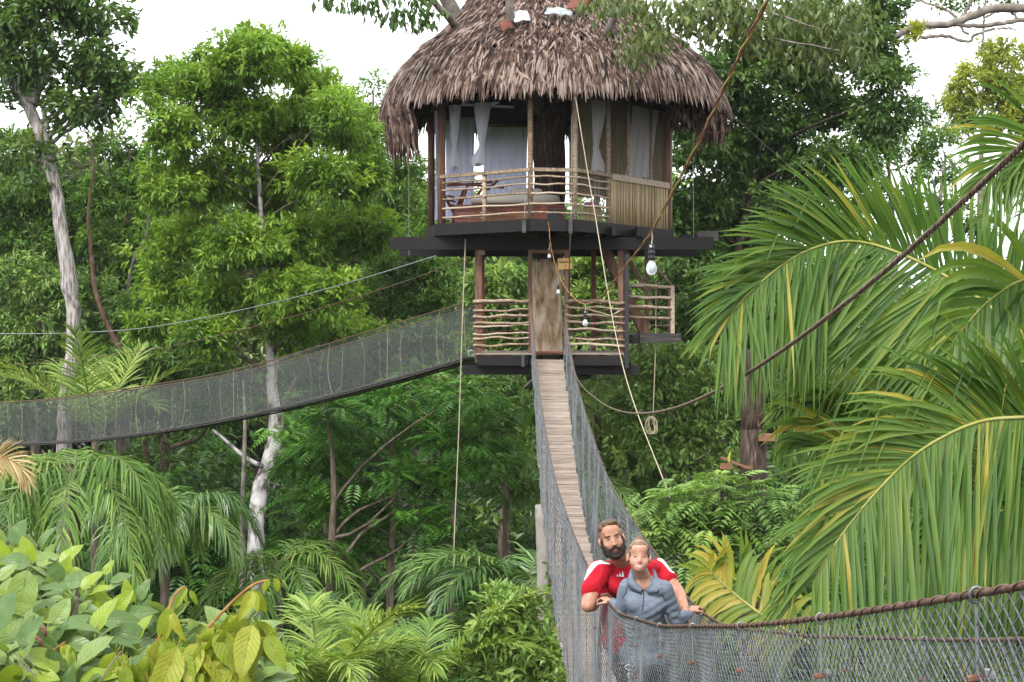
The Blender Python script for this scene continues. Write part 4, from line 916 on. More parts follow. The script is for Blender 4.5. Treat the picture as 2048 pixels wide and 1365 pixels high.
for (x, y, rx, ry, n_) in ((1230, 5, 50, 10, 16), (1310, 45, 50, 30, 20), (1400, 30, 80, 30, 40), (1480, 50, 80, 35, 46), (1560, 45, 80, 50, 46), (1630, 85, 70, 45, 40), (1680, 60, 60, 50, 26), (1500, 0, 150, 20, 40), (1700, 20, 60, 30, 16), (1270, 95, 22, 25, 5), (1300, 90, 25, 25, 8)):
    for k in range(n_): cl.append(W(x + q.normal(0, rx * .6), y + q.normal(0, ry * .6), 30 + q.normal(0, .6)))
hang_leaves(cl, 10, .21, .40, 'leaf_olive', q, .42, [.17, .17, .12], droop=.9, tv=.18)

# ------------------------------------------------------------------ trees
# tall grey tree at the left edge
d = 48.0
tree('grey_trunk_tree', 'tall tree with a bare grey trunk and dark crown in the upper left corner', 'tree',
     [gp(128, d, .24), tp(128, 1000, d, .23), tp(132, 800, d, .22), tp(145, 720, d, .24), tp(146, 620, d, .23), tp(124, 470, d, .205), tp(109, 370, d, .19), tp(85, 280, d, .19), tp(52, 205, d, .18), tp(20, 160, d, .18), tp(-30, 120, d, .13)],
     [lobe(*l, d) for l in ((80, 40, 110, 60), (190, 25, 60, 45), (60, 120, 110, 45), (190, 110, 55, 35), (205, 175, 60, 40), (150, 215, 75, 35), (20, 200, 40, 40), (235, 150, 28, 30), (0, 60, 80, 80), (110, -40, 120, 60), (230, 200, 30, 25), (60, 320, 60, 40))],
     'leaf_left', 'grey_bark', 41, .62, 1.15, 6, .26, .45, limb_r=.42, twigs=3, tint0=.47, droop=.25, hollow=.15, tube_n=14, limb_mat='limb_bark')
g = G(); qx = np.random.RandomState(5); 
for (a_, b_, r0, r1) in ((W(62, 205, d), W(105, 130, d), .20, .10), (W(95, 260, d), W(85, 190, d), .10, .05), (W(90, 250, d), W(140, 200, d), .06, .03)):
    g = G(); limb_tube(g, a_, b_, r0, r1, qx, .04, 8, 8); g.build('limb', 'grey_bark', bpy.data.objects['grey_trunk_tree'], True)
# big bright tree, centre left
d = 46.5
tree('broadleaf_tree', 'large bright green tree with a white curving trunk behind the netted bridge', 'tree',
     [gp(498, d - 2, .27), tp(500, 1350, d - 2, .25), tp(512, 1200, d - 1.5, .24), tp(512, 1060, d - 1, .24), tp(525, 960, d - .5, .22), tp(552, 870, d, .20), tp(545, 780, d, .155), tp(539, 690, d, .13), tp(530, 560, d, .09), tp(520, 400, d, .07), tp(510, 220, d, .05), tp(508, 100, d, .02)],
     [lobe(*l, d + (k % 3 - 1) * 1.6) for k, l in enumerate(((505, 118, 55, 50), (570, 135, 52, 55), (525, 80, 35, 28), (455, 125, 55, 42), (395, 150, 50, 36), (625, 180, 50, 48), (685, 215, 45, 42), (425, 190, 75, 48), (345, 150, 40, 35), (308, 178, 22, 30), (645, 235, 60, 55), (700, 262, 45, 55), (360, 270, 75, 50), (480, 235, 85, 60), (585, 260, 85, 60), (325, 380, 60, 55), (420, 360, 85, 60), (530, 370, 90, 60), (640, 360, 75, 60), (730, 350, 40, 60), (370, 470, 80, 55), (470, 490, 85, 55), (580, 490, 85, 50), (680, 470, 70, 50), (560, 580, 65, 50), (450, 590, 85, 45), (350, 570, 60, 45), (650, 580, 70, 45), (560, 650, 60, 35), (745, 470, 45, 55), (420, 670, 70, 40), (300, 640, 45, 40), (680, 670, 55, 35)))],
     'leaf_bright', 'white_bark', 42, .52, 2.5, 10, .19, .36, limb_r=.5, twigs=1, tint0=.54, tvar=.17, droop=.45, hollow=.12, rosette=8, tube_n=12)
for (a_, b_, r0, r1) in ((W(528, 935, d - .5), W(425, 860, d - .5), .07, .04), (W(545, 725, d), W(640, 690, d), .06, .03)):
    g = G(); limb_tube(g, a_, b_, r0, r1, qx, .05, 10, 8); g.build('limb', 'white_bark', bpy.data.objects['broadleaf_tree'], True)
# slim trees between the big tree and the hut
d = 58
tree('slim_tree', 'slim light tree whose top shows just left of the thatch', 'tree', [gp(760, d, .16), tp(762, 700, d, .14), tp(750, 400, d, .10), tp(746, 180, d, .03)],
     [lobe(*l, d) for l in ((746, 195, 26, 42), (765, 260, 42, 45), (800, 330, 50, 50), (760, 370, 50, 45), (830, 400, 45, 55), (780, 450, 60, 45), (850, 480, 40, 50))], 'leaf_mid', 'forest_bark', 43, .5, 1.5, 8, .20, .34, tint0=.5, droop=.5)
d = 52
tree('shade_tree', 'dark leafy tree beside the left end of the main beam', 'tree', [gp(830, d, .16), tp(828, 760, d, .13), tp(815, 480, d, .05)],
     [lobe(*l, d) for l in ((800, 520, 70, 50), (870, 560, 55, 60), (760, 580, 55, 50), (840, 640, 70, 50), (740, 650, 60, 45), (900, 650, 45, 50), (800, 590, 50, 40))], 'leaf_mid', 'forest_bark', 44, .5, 1.6, 9, .19, .36, tint0=.38, droop=.6)
d = 50
tree('understory_tree', 'pale green leafy tree seen between the posts under the hut', 'tree', [gp(1000, d, .14), tp(1005, 800, d, .11), tp(1000, 560, d, .03)],
     [lobe(*l, d) for l in ((1000, 560, 60, 35), (975, 610, 55, 40), (1030, 640, 50, 40), (1160, 560, 55, 45), (1190, 620, 60, 45), (1160, 660, 50, 35), (1000, 700, 60, 30), (1240, 560, 40, 50))], 'leaf_shrub', 'forest_bark', 45, .42, 2.0, 8, .24, .42, tint0=.47, droop=.25)
# left forest
d = 60
for k, (lab, x0, lb, mt_, tt) in enumerate((
    ('mid green tree leaning behind the grey trunk at the left edge', 70, ((50, 300, 80, 40), (40, 380, 80, 60), (150, 400, 70, 50), (60, 470, 90, 50), (170, 480, 60, 55), (20, 560, 60, 50)), 'leaf_mid', .40),
    ('olive topped tree between the grey trunk and the bright tree', 250, ((240, 300, 60, 40), (285, 345, 45, 40), (215, 380, 50, 40), (280, 420, 55, 45), (230, 470, 55, 45), (300, 500, 50, 50), (250, 545, 60, 40)), 'leaf_mid', .46),
    ('vine hung yellow green tree low behind the grey trunk', 70, ((60, 560, 80, 50), (70, 640, 80, 60), (50, 720, 80, 60), (150, 600, 60, 50), (90, 790, 90, 50), (220, 620, 60, 50), (190, 700, 60, 50), (30, 840, 60, 40)), 'leaf_shrub', .42),
    ('leafy tree under the bright crown behind the netted bridge', 330, ((300, 620, 60, 45), (330, 700, 70, 45), (420, 740, 70, 40), (250, 740, 60, 50), (330, 790, 80, 40), (450, 800, 70, 45), (200, 800, 60, 50)), 'leaf_mid', .44),
    ('bright bushy tree behind the middle of the netted bridge', 680, ((640, 730, 70, 40), (720, 700, 60, 45), (800, 690, 60, 40), (880, 690, 50, 40), (680, 790, 70, 40), (770, 760, 70, 40), (600, 780, 60, 40)), 'leaf_bright', .42))):
    dk = d - 2 - k * 2.0
    tree('forest_tree', lab, 'tree', [gp(x0, dk, .2), tp(x0, lb[-1][1] + 60, dk, .17), tp(x0 + 10, lb[0][1], dk, .04)], [lobe(*l, dk) for l in lb], mt_, 'forest_bark', 50 + k, .52, 1.5, 8, .22, .38, group='forest trees on the left', tint0=tt, droop=.5)
# leaning bare stems
for k, (lab, pts, mt_) in enumerate((('reddish bare stem curving behind the netted bridge at left', [gp(320, 53, .10), tp(285, 790, 53, .10), tp(262, 740, 53, .095), tp(215, 650, 53, .085), tp(190, 580, 53, .07), tp(182, 500, 53, .06), tp(176, 430, 53, .045), tp(186, 340, 53, .035), tp(180, 280, 53, .012)], 'red_stem'),
                                     ('thin pale forked stem beside the reddish stem', [gp(252, 54, .09), tp(254, 800, 54, .085), tp(254, 660, 54, .07), tp(256, 580, 54, .06), tp(268, 520, 54, .055), tp(292, 470, 54, .04), tp(300, 400, 54, .012)], 'limb_bark'),
                                     ('thin pale straight stem among the drooping palms', [gp(488, 43, .09), tp(484, 1180, 43, .085), tp(486, 1000, 43, .07), tp(490, 850, 43, .05), tp(486, 760, 43, .015)], 'limb_bark'),
                                     ('slim grey brown stem in the shade left of the hanging rope', [gp(655, 44, .09), tp(655, 1180, 44, .08), tp(650, 1000, 44, .07), tp(645, 880, 44, .05), tp(650, 780, 44, .012)], 'forest_bark'),
                                     ('thin stem just right of the slim grey brown stem', [gp(728, 45, .06), tp(728, 1200, 45, .06), tp(724, 1000, 45, .05), tp(726, 880, 45, .03), tp(722, 800, 45, .01)], 'forest_bark'))):
    if 'red_stem' not in M: surf('red_stem', [(.09, .045, .03), (.21, .11, .08), (.30, .19, .15)], 5, (3, 3, .6), .85, .5)
    Ts_ = spline(A(pts), 40); o = centred('stem_tree', tube(Ts_[:, :3], Ts_[:, 3], 8), mt_, lab, 'tree', 'bare stems', True)
# dead twiggy crown, pale, far left
def twiggy(name, label, root, start, mat, seed, depth=5, L=1.6, r=.06, spread=.6, up=.25, group=None):
    q = np.random.RandomState(seed); rt = thing(name, label, 'tree', root[:3], group); g = G()
    g.add(tube(spline(A([root[:3], (A(root[:3]) + A(start)) / 2 + q.normal(0, .3, 3), start]), 16), np.linspace(r * 2.2, r, 16), 7))
    def rec(p, d, L, r, k):
        e = p + d * L; m = (p + e) / 2 + q.normal(0, L * .07, 3); g.add(tube(spline([p, m, e], 6), np.linspace(r, r * .65, 6), 5 if r > .02 else 4, False))
        if k == 0: return
        for _ in range(3 if q.uniform() < .5 else 2): rec(e if q.uniform() < .6 else m, unit(d + q.normal(0, spread, 3) + [0, 0, up * .4]), L * q.uniform(.6, .85), r * .66, k - 1)
    for _ in range(4): rec(A(start), unit(q.normal(0, .6, 3) + [0, 0, 1.0]), L, r, depth)
    g.build('branches', mat, rt, True); return rt
twiggy('bare_tree', 'pale leafless twiggy tree left of the bright tree', gp(235, 57, .1), W(225, 400, 57), 'limb_bark', 8, 5, 1.25, .05, group='bare stems')
# ---------- right hand trees
d = 44
tree('dark_tree', 'dense dark green tree filling the space right of the thatch', 'tree', [gp(1440, d, .2), tp(1440, 900, d, .17), tp(1460, 600, d, .13), tp(1520, 300, d, .09), tp(1560, 100, d, .03)],
     [lobe(*l, d + (k % 3 - 1) * 1.5) for k, l in enumerate(((1480, 140, 90, 60), (1600, 130, 90, 60), (1730, 100, 75, 55), (1790, 170, 50, 45), (1530, 230, 100, 60), (1660, 220, 90, 55), (1770, 240, 60, 40), (1440, 300, 70, 60), (1550, 330, 90, 55), (1660, 330, 70, 50), (1410, 400, 60, 60), (1500, 420, 80, 60), (1590, 420, 55, 50), (1400, 500, 55, 60), (1470, 520, 70, 55), (1390, 590, 45, 60), (1440, 610, 60, 55), (1740, 30, 60, 50), (1620, 40, 80, 50), (1400, 670, 50, 45), (1470, 680, 55, 50), (1430, 750, 60, 45), (1540, 520, 50, 50), (1400, 190, 45, 50), (1385, 290, 40, 50), (1370, 430, 40, 50), (1365, 540, 35, 50)))],
     'leaf_dark', 'dark_bark', 61, .50, 2.7, 10, .165, .46, tint0=.50, tvar=.18, droop=.35, hollow=.3, twigs=1, limb_mat='dark_bark')
d = 62
tree('light_tree', 'airy light green tree beyond the dark tree at right', 'tree', [gp(1790, d, .2), tp(1790, 600, d, .15), tp(1780, 380, d, .08), tp(1770, 250, d, .03)],
     [lobe(*l, d) for l in ((1790, 270, 55, 40), (1750, 320, 55, 50), (1820, 320, 45, 40), (1700, 370, 50, 45), (1790, 390, 55, 40), (1640, 430, 60, 45), (1720, 450, 60, 40), (1840, 220, 30, 25))], 'leaf_mid', 'limb_bark', 62, .5, 1.2, 7, .22, .36, tint0=.5, droop=.6, twigs=3)
d = 70
tree('yellow_tree', 'yellow green tree at the upper right edge', 'tree', [gp(1960, d, .22), tp(1960, 500, d, .16), tp(1965, 200, d, .05)],
     [lobe(*l, d) for l in ((1950, 170, 60, 40), (2020, 140, 50, 45), (1910, 200, 40, 40), (1980, 230, 70, 35), (1900, 245, 30, 22), (2040, 220, 50, 50), (2000, 105, 40, 22))], 'leaf_yellow', 'limb_bark', 63, .6, 1.2, 7, .26, .34, tint0=.42, droop=.5, twigs=3)
d = 60
tree('thin_tree', 'thin sparse tree below the yellow green crown', 'tree', [gp(1870, d, .12), tp(1868, 500, d, .10), tp(1880, 400, d, .08), tp(1890, 320, d, .05)],
     [lobe(*l, d) for l in ((1880, 270, 30, 30), (1905, 330, 25, 30), (1870, 340, 25, 25), (1850, 420, 40, 30), (1910, 420, 40, 30), (1960, 440, 60, 30))], 'leaf_mid', 'limb_bark', 64, .5, 1.0, 6, .22, .36, tint0=.42, droop=.6, twigs=4)
# big bare limbs, top right
bt = thing('bare_limb_tree', 'large pale bare limbs reaching in at the top right corner', 'tree', gp(2250, 33, .5)[:3])
def blimb(p, r0, r1): limb([W(*k, 33) for k in p], r0 * .55, r1 * .6, parent=bt, mat='limb_bark', n=26)
part('trunk', tube(spline(A([gp(2250, 33, .5)[:3], W(2260, 600, 33), W(2230, 100, 33)]), 20), np.linspace(.5, .35, 20), 12), 'limb_bark', bt, True)
blimb([(2230, 100), (2120, 30), (2048, 18), (1980, 18), (1920, 42), (1880, 50), (1830, 52), (1790, 75)], .22, .10); blimb([(2130, 60), (2048, 40), (1990, 50), (1930, 52), (1895, 48)], .10, .07); blimb([(1990, 58), (1950, 70), (1935, 83), (1890, 72), (1842, 76)], .05, .065)
blimb([(1995, 58), (2020, 57), (2034, 62)], .045, .02); blimb([(1935, 70), (1915, 45), (1900, 25), (1850, 5), (1800, -5)], .05, .04); blimb([(1920, 42), (1940, 10), (1955, -20)], .07, .06); blimb([(1962, 100), (1968, 60), (1970, -20)], .04, .04); blimb([(2040, 40), (2010, 20), (1970, 35)], .05, .04)
# epiphyte tuft and leaves on it
qx = np.random.RandomState(71)
cl = [W(1835 + qx.normal(0, 14), 72 + qx.normal(0, 10), 33) for _ in range(14)]
g = G(); V, F, t = leafquads(np.repeat(A(cl), 8, 0), qx.normal(0, .6, (112, 3)) + [0, 0, .8], .30, .05, qx, qx.uniform(.3, 1, 112)); g.add((V, F), t); g.build('epiphyte', 'leaf_yellow', bt, kind='stuff')
cl = [W(x + qx.normal(0, 18), y + qx.normal(0, 8), 33.5) for x, y in ((1900, 8), (1930, 5), (1990, -5), (2030, 5)) for _ in range(14)]
g = G(); V, F, t = leafquads(np.repeat(A(cl), 7, 0) + qx.normal(0, .08, (len(cl) * 7, 3)), qx.normal(0, .6, (len(cl) * 7, 3)), .14, .05, qx, qx.uniform(.2, .7, len(cl) * 7)); g.add((V, F), t); g.build('foliage', 'leaf_mid', bt, kind='stuff')
# ---------- middle storey below the bridges
d = 41
PINLOBES = ((660, 830, 70, 35), (760, 800, 70, 35), (850, 775, 70, 35), (930, 790, 60, 35), (700, 890, 80, 40), (810, 860, 80, 40), (900, 880, 70, 40), (620, 920, 60, 45), (730, 960, 85, 40), (840, 950, 85, 40), (640, 1010, 70, 40), (760, 1040, 85, 35), (960, 930, 60, 40), (680, 1090, 70, 35), (600, 860, 50, 40), (860, 1030, 70, 35), (980, 850, 60, 40))
for k in range(3):
    lb = PINLOBES[k::3]; dk = d + (k - 1) * 2.0; x0 = (660, 780, 900)[k]
    tree('feathery_tree', ('feathery green tree on the left of the shaded hollow', 'feathery green tree in the middle of the shaded hollow', 'feathery green tree next to the hanging rope end')[k], 'tree', [gp(x0, dk, .12), tp(x0, 1200, dk, .10), tp(x0 + 8, 960, dk, .07), tp(x0 - 10, 800, dk, .03)], [lobe(*l, dk) for l in lb], 'leaf_pinnate', 'forest_bark', 72 + k, .6, 2.1, 8, .40, .34, pinnate=7, group='feathery trees', tint0=(.38, .42, .5)[k], tvar=.12, flat=.35, hollow=.2)
d = 44
tree('grey_green_tree', 'grey green leafy tree just left of the main bridge below the deck', 'tree', [gp(1010, d, .12), tp(1012, 1000, d, .09), tp(1010, 780, d, .03)],
     [lobe(*l, d) for l in ((1000, 770, 60, 30), (1040, 830, 45, 40), (985, 840, 55, 40), (1030, 910, 50, 40), (980, 930, 50, 40), (1040, 990, 40, 40), (960, 780, 40, 30))], 'leaf_shrub', 'forest_bark', 76, .42, 2.0, 8, .19, .36, tint0=.33, droop=.5)
d = 38
for k, (lab, x0, lb, mt_, tt) in enumerate((
    ('vine covered thicket right of the main bridge below the landing', 1330, ((1290, 740, 60, 40), (1370, 720, 60, 40), (1340, 800, 70, 45), (1420, 790, 60, 50), (1270, 830, 50, 40), (1380, 870, 70, 45), (1310, 900, 60, 40), (1450, 870, 50, 50), (1400, 940, 60, 35)), 'leaf_shrub', .46),
    ('lower thicket right of the main bridge around the slanting rope end', 1250, ((1230, 900, 40, 40), (1260, 950, 50, 40), (1310, 970, 50, 35), (1220, 1000, 45, 45), (1290, 1030, 50, 40), (1240, 1070, 40, 40), (1480, 940, 40, 35)), 'leaf_shrub', .40))):
    tree('thicket', lab, 'shrub', [gp(x0, d, .10), tp(x0, 1100, d, .08), tp(x0, lb[0][1] + 40, d, .03)], [lobe(*l, d + k) for l in lb], mt_, 'forest_bark', 80 + k, .40, 2.4, 9, .165, .42, tint0=tt, droop=.45, group='thickets right of the bridge')
d = 21
tree('feathery_shrub', 'feathery light green shrub right of the two walkers', 'shrub', [gp(1420, d, .10), tp(1420, 1300, d, .08), tp(1425, 1100, d, .05), tp(1430, 980, d, .02)],
     [lobe(*l, d) for l in ((1340, 1000, 50, 30), (1420, 985, 60, 35), (1500, 990, 50, 35), (1380, 1050, 65, 35), (1470, 1050, 60, 35), (1540, 1030, 40, 40), (1350, 1100, 50, 30), (1430, 1110, 70, 30), (1530, 1100, 50, 35), (1320, 1050, 30, 30))], 'leaf_shrub', 'forest_bark', 85, .36, 5.5, 6, .30, .34, pinnate=7, tint0=.36, tvar=.14, flat=.45, hollow=.2)
d = 24
tree('leafy_shrub', 'light green leafy shrub at the bottom beside the left net of the bridge', 'shrub', [gp(1060, d, .08), tp(1060, 1500, d, .06), tp(1060, 1290, d, .02)],
     [lobe(*l, d) for l in ((1000, 1270, 45, 40), (1050, 1300, 55, 40), (1100, 1330, 45, 40), (1010, 1350, 60, 40), (1090, 1390, 60, 40), (990, 1220, 35, 30), (1040, 1240, 40, 30))], 'leaf_shrub', 'forest_bark', 86, .30, 6.5, 8, .145, .40, tint0=.62, droop=.1)
# pale post-like trunk under the bridge with a creeper
tr = thing('bridge_pillar', 'pale trunk standing under the bridge with a creeper on its right side', 'tree', gp(1092, 27.5, .2)[:3])
P = spline(A([gp(1094, 27.5, .2), tp(1091, 1290, 27.5, .16), tp(1090, 1150, 27.5, .14), tp(1084, 1010, 27.5, .12)]), 24); part('trunk', tube(P[:, :3], P[:, 3], 14), 'limb_bark', tr, True, tint=.95)
qx = np.random.RandomState(9); cl = A([W(1106 + qx.normal(0, 5) + (1230 - y) * -.02, y, 27.3) for y in np.linspace(1120, 1290, 60)])
g = G(); V, F, t = leafquads(np.repeat(cl, 5, 0) + qx.normal(0, .05, (300, 3)), qx.normal(0, .6, (300, 3)) + [0, -.3, -.3], .10, .055, qx, qx.uniform(.2, .7, 300)); g.add((V, F), t); g.build('creeper', 'leaf_mid', tr, kind='stuff')
# dark trunk with boards at right
bd_ = thing('board_tree', 'dark barked trunk with orange boards behind the hanging palm leaves', 'tree', gp(1505, 27, .26)[:3])
P = spline(A([gp(1506, 27, .28), tp(1506, 960, 27, .22), tp(1505, 860, 27, .20), tp(1503, 700, 27, .18)]), 24); part('trunk', rough_trunk(P, .06, 8), 'dark_bark', bd_, True)
pf = thing('bird_feeder', 'small orange wooden platform fixed left of the dark barked trunk', 'feeder', W(1465, 940, 26.6))
part('board', boxv(W(1467, 925, 26.6), .42, .30, .035, [[.93, 0, -.36], [0, 1, 0], [.36, 0, .93]]), 'orange_wood', pf); part('board', boxv(W(1452, 933, 26.4), .2, .03, .10), 'orange_wood', pf); part('post', boxv(W(1490, 935, 26.7), .25, .04, .05), 'orange_wood', pf)
yl = G(); V, F, t = leafquads(A([W(1459, 930, 26.4)]), A([[.0, 0, 1.0]]), .26, .09, qx, .9); yl.add((V, F), t); o = yl.build('yellow_leaf', 'leaf_yellow', None); tag(o, 'upright yellow leaf standing on the orange wooden platform', 'leaf')
o = centred('wooden_shelf', boxv(W(1545, 875, 26.8), .50, .3, .11), 'orange_wood', 'plain brown board right of the dark barked trunk', 'shelf')
# ---------- palms of the middle distance
palm('drooping_palm', 'palm with long drooping fronds in front of the shaded left hollow', W(150, 950, 30), 91, nf=14, L=2.6, leaflet=.95, w=.042, mat='palm_bright', tint=.34, rise=(.35, .9), sag=(.9, 1.5), droop=2.4, nl=52, group='palms below the bridges')
palm('drooping_palm', 'dark palm with arching fronds left of the white curving trunk', W(330, 1050, 36), 92, nf=13, L=3.0, leaflet=1.05, w=.045, mat='palm_dark', tint=.5, rise=(.6, 1.2), sag=(.8, 1.4), droop=2.0, nl=56, group='palms below the bridges')
palm('drooping_palm', 'dark palm at the left edge behind the brown dry frond', W(20, 1060, 40), 93, nf=10, L=3.6, leaflet=.9, w=.05, mat='palm_dark', tint=.35, rise=(.3, .9), sag=(.7, 1.2), droop=.9, group='palms below the bridges')
palm('young_palm', 'young bright palm standing behind the netted bridge near the grey trunk', W(190, 875, 46.2), 94, nf=8, L=3.6, leaflet=.95, w=.06, mat='palm_bright', tint=.62, rise=(.9, 1.4), sag=(.35, .7), droop=.35, azs=[.3, 1.2, 2.2, 3.0, 3.9, 4.8, 5.6, 1.7], group='palms below the bridges')
palm('bushy_palm', 'dark palm with a broad arching frond near the hanging rope end', W(1050, 1180, 31), 95, nf=12, L=3.0, leaflet=.85, w=.05, mat='palm_dark', tint=.45, rise=(.5, 1.0), sag=(.6, 1.1), droop=.8, nl=50, azs=[3.3, 2.9, 3.7, 2.5, 4.1, 1.9, 1.3, .6, 0, 5.5, 4.8, 5.9], group='palms below the bridges')
palm('bushy_palm', 'bright green palm at the bottom edge right of the yellow leaves', W(640, 1400, 23), 96, nf=11, L=2.0, leaflet=.62, w=.042, mat='palm_bright', tint=.62, rise=(.9, 1.4), sag=(.5, .9), droop=.5, nl=50, group='palms below the bridges')
palm('bushy_palm', 'bright green palm at the bottom edge left of the leafy shrub', W(830, 1405, 24), 97, nf=10, L=2.0, leaflet=.62, w=.042, mat='palm_bright', tint=.58, rise=(.9, 1.4), sag=(.5, .9), droop=.6, nl=50, group='palms below the bridges')
palm('bushy_palm', 'dark low palm between the two bright bottom palms', W(740, 1330, 29), 98, nf=10, L=2.6, leaflet=.8, w=.05, mat='palm_dark', tint=.45, rise=(.5, .9), sag=(.5, 1.0), droop=.8, group='palms below the bridges')
palm('fan_palm', 'feathery grey green palm just right of the main bridge under the deck', W(1195, 830, 39), 99, nf=10, L=2.4, leaflet=.8, w=.035, mat='palm_bright', tint=.30, rise=(.5, 1.2), sag=(.8, 1.5), droop=1.3, group='palms below the bridges')
palm('fan_palm', 'green palm right of the bridge below the grey green palm', W(1180, 985, 37), 100, nf=9, L=1.9, leaflet=.7, w=.04, mat='palm_dark', tint=.55, rise=(.5, 1.1), sag=(.7, 1.3), droop=.9, group='palms below the bridges')
palm('drooping_palm', 'shaded palm behind the young yellow leaves', W(560, 1130, 38), 101, nf=9, L=2.6, leaflet=.8, w=.05, mat='palm_bright', tint=.25, rise=(.4, .9), sag=(.9, 1.4), droop=1.2, azs=[0, .5, 5.8, 1.2, 2.2, 3.0, 3.8, 4.6, 5.3], group='palms below the bridges')
# ---------- understory and far forest: copies
q = np.random.RandomState(120); protos = []
for k, mt_ in enumerate(('leaf_mid', 'leaf_dark', 'leaf_pinnate')):
    root = thing('understory_bush', 'dark leafy bush in the shaded forest floor', 'bush', (0, 0, 0), 'bushes of the shaded forest floor')
    lb = [np.r_[q.normal(0, 1.0), q.normal(0, 1.0), q.uniform(.8, 5.0), q.uniform(.9, 1.5), q.uniform(.9, 1.5), q.uniform(.7, 1.2)] for _ in range(9)]
    cg, C = crown_mesh(lb, q, .5, 2.6, 12, .24 if k < 2 else .5, .40 if k < 2 else .34, tint0=.38, droop=.5, pinnate=6 if k == 2 else 0, hollow=.2)
    g = G()
    for l in lb[:5]: limb_tube(g, [l[0] * .2, l[1] * .2, -.4], l[:3], .05, .015, q)
    g.build('stems', 'forest_bark', root, True); cg.build('crown', mt_, root, kind='stuff'); protos.append(root)
spots = []
for y in (42, 47, 52, 58, 64, 72):
    for x in np.arange(-.40 * y, .42 * y, 3.1): spots.append((x + q.normal(0, .7), y + q.normal(0, 1.2)))
for i, (x, y) in enumerate(spots):
    p = protos[i % 3]; loc = (x, y, float(ground_z(x, y)) - .2); sc_ = q.uniform(.85, 1.45) * (1 + .25 * (y > 50))
    if i < 3: p.location = loc; p.scale = (sc_,) * 3
    else: copy_tree(p, loc, q.uniform(0, 6.28), sc_)
far = []
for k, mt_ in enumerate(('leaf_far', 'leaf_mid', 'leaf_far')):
    root = thing('far_tree', 'tall tree of the far forest', 'tree', (0, 0, 0), 'trees of the far forest')
    lb = [np.r_[q.normal(0, 1.7), q.normal(0, 1.7), q.uniform(6.5, 17), q.uniform(1.5, 2.6), q.uniform(1.5, 2.6), q.uniform(1.2, 2.0)] for _ in range(16)]
    cg, C = crown_mesh(lb, q, .9, 1.3, 14, .40, .42, tint0=.45, droop=.5, hollow=.3)
    g = G(); g.add(tube(spline([[0, 0, -.5], [.2, .1, 6], [-.1, .2, 12], [0, 0, 16]], 16), np.linspace(.3, .06, 16), 8))
    for l in lb: limb_tube(g, [0, 0, max(4, l[2] - 2)], l[:3], .10, .03, q)
    g.build('trunk', 'forest_bark', root, True); cg.build('crown', mt_, root, kind='stuff'); far.append(root)
fs = []
for x_px, d_, top in [(-60, 78, 250), (60, 82, 300), (170, 88, 260), (290, 80, 330), (400, 86, 320), (500, 80, 330), (620, 86, 350), (720, 80, 300), (820, 84, 330), (900, 78, 360), (1000, 82, 380), (1100, 86, 400), (1200, 80, 380), (1300, 84, 340), (1400, 78, 380), (1500, 84, 420), (1600, 80, 470), (1700, 84, 480), (1800, 80, 520), (1900, 82, 520), (2000, 78, 500), (2100, 80, 480),
                      (0, 98, 300), (130, 100, 300), (350, 102, 350), (560, 100, 350), (780, 98, 380), (960, 100, 400), (1150, 98, 420), (1350, 100, 420), (1560, 98, 500), (1760, 100, 540), (1960, 98, 540)]:
    fs.append((px(x_px, d_), d_, pz(top, d_)))
for i, (x, y, zt) in enumerate(fs):
    gz = float(ground_z(x, y)); sc_ = (zt - gz) / 18.6; loc = (x, y, gz)
    if i < 3: far[i].location = loc; far[i].scale = (sc_ * 1.05, sc_ * 1.05, sc_)
    else: copy_tree(far[i % 3], loc, q.uniform(0, 6.28), (sc_ * 1.05, sc_ * 1.05, sc_))
# ------------------------------------------------------------------ coconut palm reaching in from the right, close to the bridge
q = np.random.RandomState(200)
pc = W(2260, 820, 9.3)
cp = thing('coconut_palm', 'large coconut palm reaching in from the right edge beside the bridge', 'palm', [pc[0], pc[1], float(ground_z(pc[0], pc[1])) - .1])
part('trunk', tube(spline([[pc[0], pc[1], cp.location[2]], [pc[0] + .2, pc[1], 6], [pc[0], pc[1], pc[2] - .1]], 30), np.linspace(.2, .14, 30), 12), 'limb_bark', cp, True)
CAMF = [0, -1, .12]
# great upper frond: its arched rib and hanging leaflets
frond(cp, [pc + [0, .3, .1], W(2110, 720, 9.8), W(1990, 622, 9.9), W(1860, 535, 10.0), W(1720, 484, 10.0), W(1610, 503, 9.8), W(1510, 575, 9.6), W(1440, 655, 9.4)], 185, .97, .026, 'palm_near', q, .37, rr=.016, single=150, face=CAMF, g0=.22, upf=.66, upa=12, jit=.10, bend=.10, droop=.36, a0=74, a1=24, K=6, s0=.10, roll=.22, tv=.14, lprof=lambda f: np.clip(.70 + .55 * np.sin(math.pi * f) - .10 * f, .3, 1.2))
# right lower frond, yellowing
frond(cp, [pc + [0, -.4, -.05], W(2130, 838, 8.3), W(2040, 835, 8.1), W(1950, 846, 8.0), W(1850, 895, 7.9), W(1770, 965, 7.8), W(1690, 1060, 7.7), W(1625, 1160, 7.6)], 165, .95, .026, 'palm_near', q, .47, rr=.014, single=150, face=CAMF, jit=.08, g0=.45, upf=.72, upa=10, droop=.45, a0=72, a1=25, K=6, s0=.08, roll=.2, tv=.16, bend=.28, lprof=lambda f: np.clip(.8 + .35 * np.sin(math.pi * f) - .15 * f, .3, 1.2))
# upper right frond
frond(cp, [pc + [0, 0, .3], W(2240, 540, 8.8), W(2190, 360, 8.6), W(2110, 275, 8.5), W(2030, 300, 8.4), W(1970, 370, 8.3)], 90, .66, .026, 'palm_near', q, .46, face=CAMF, droop=.42, a0=62, a1=24, K=6, tv=.12)
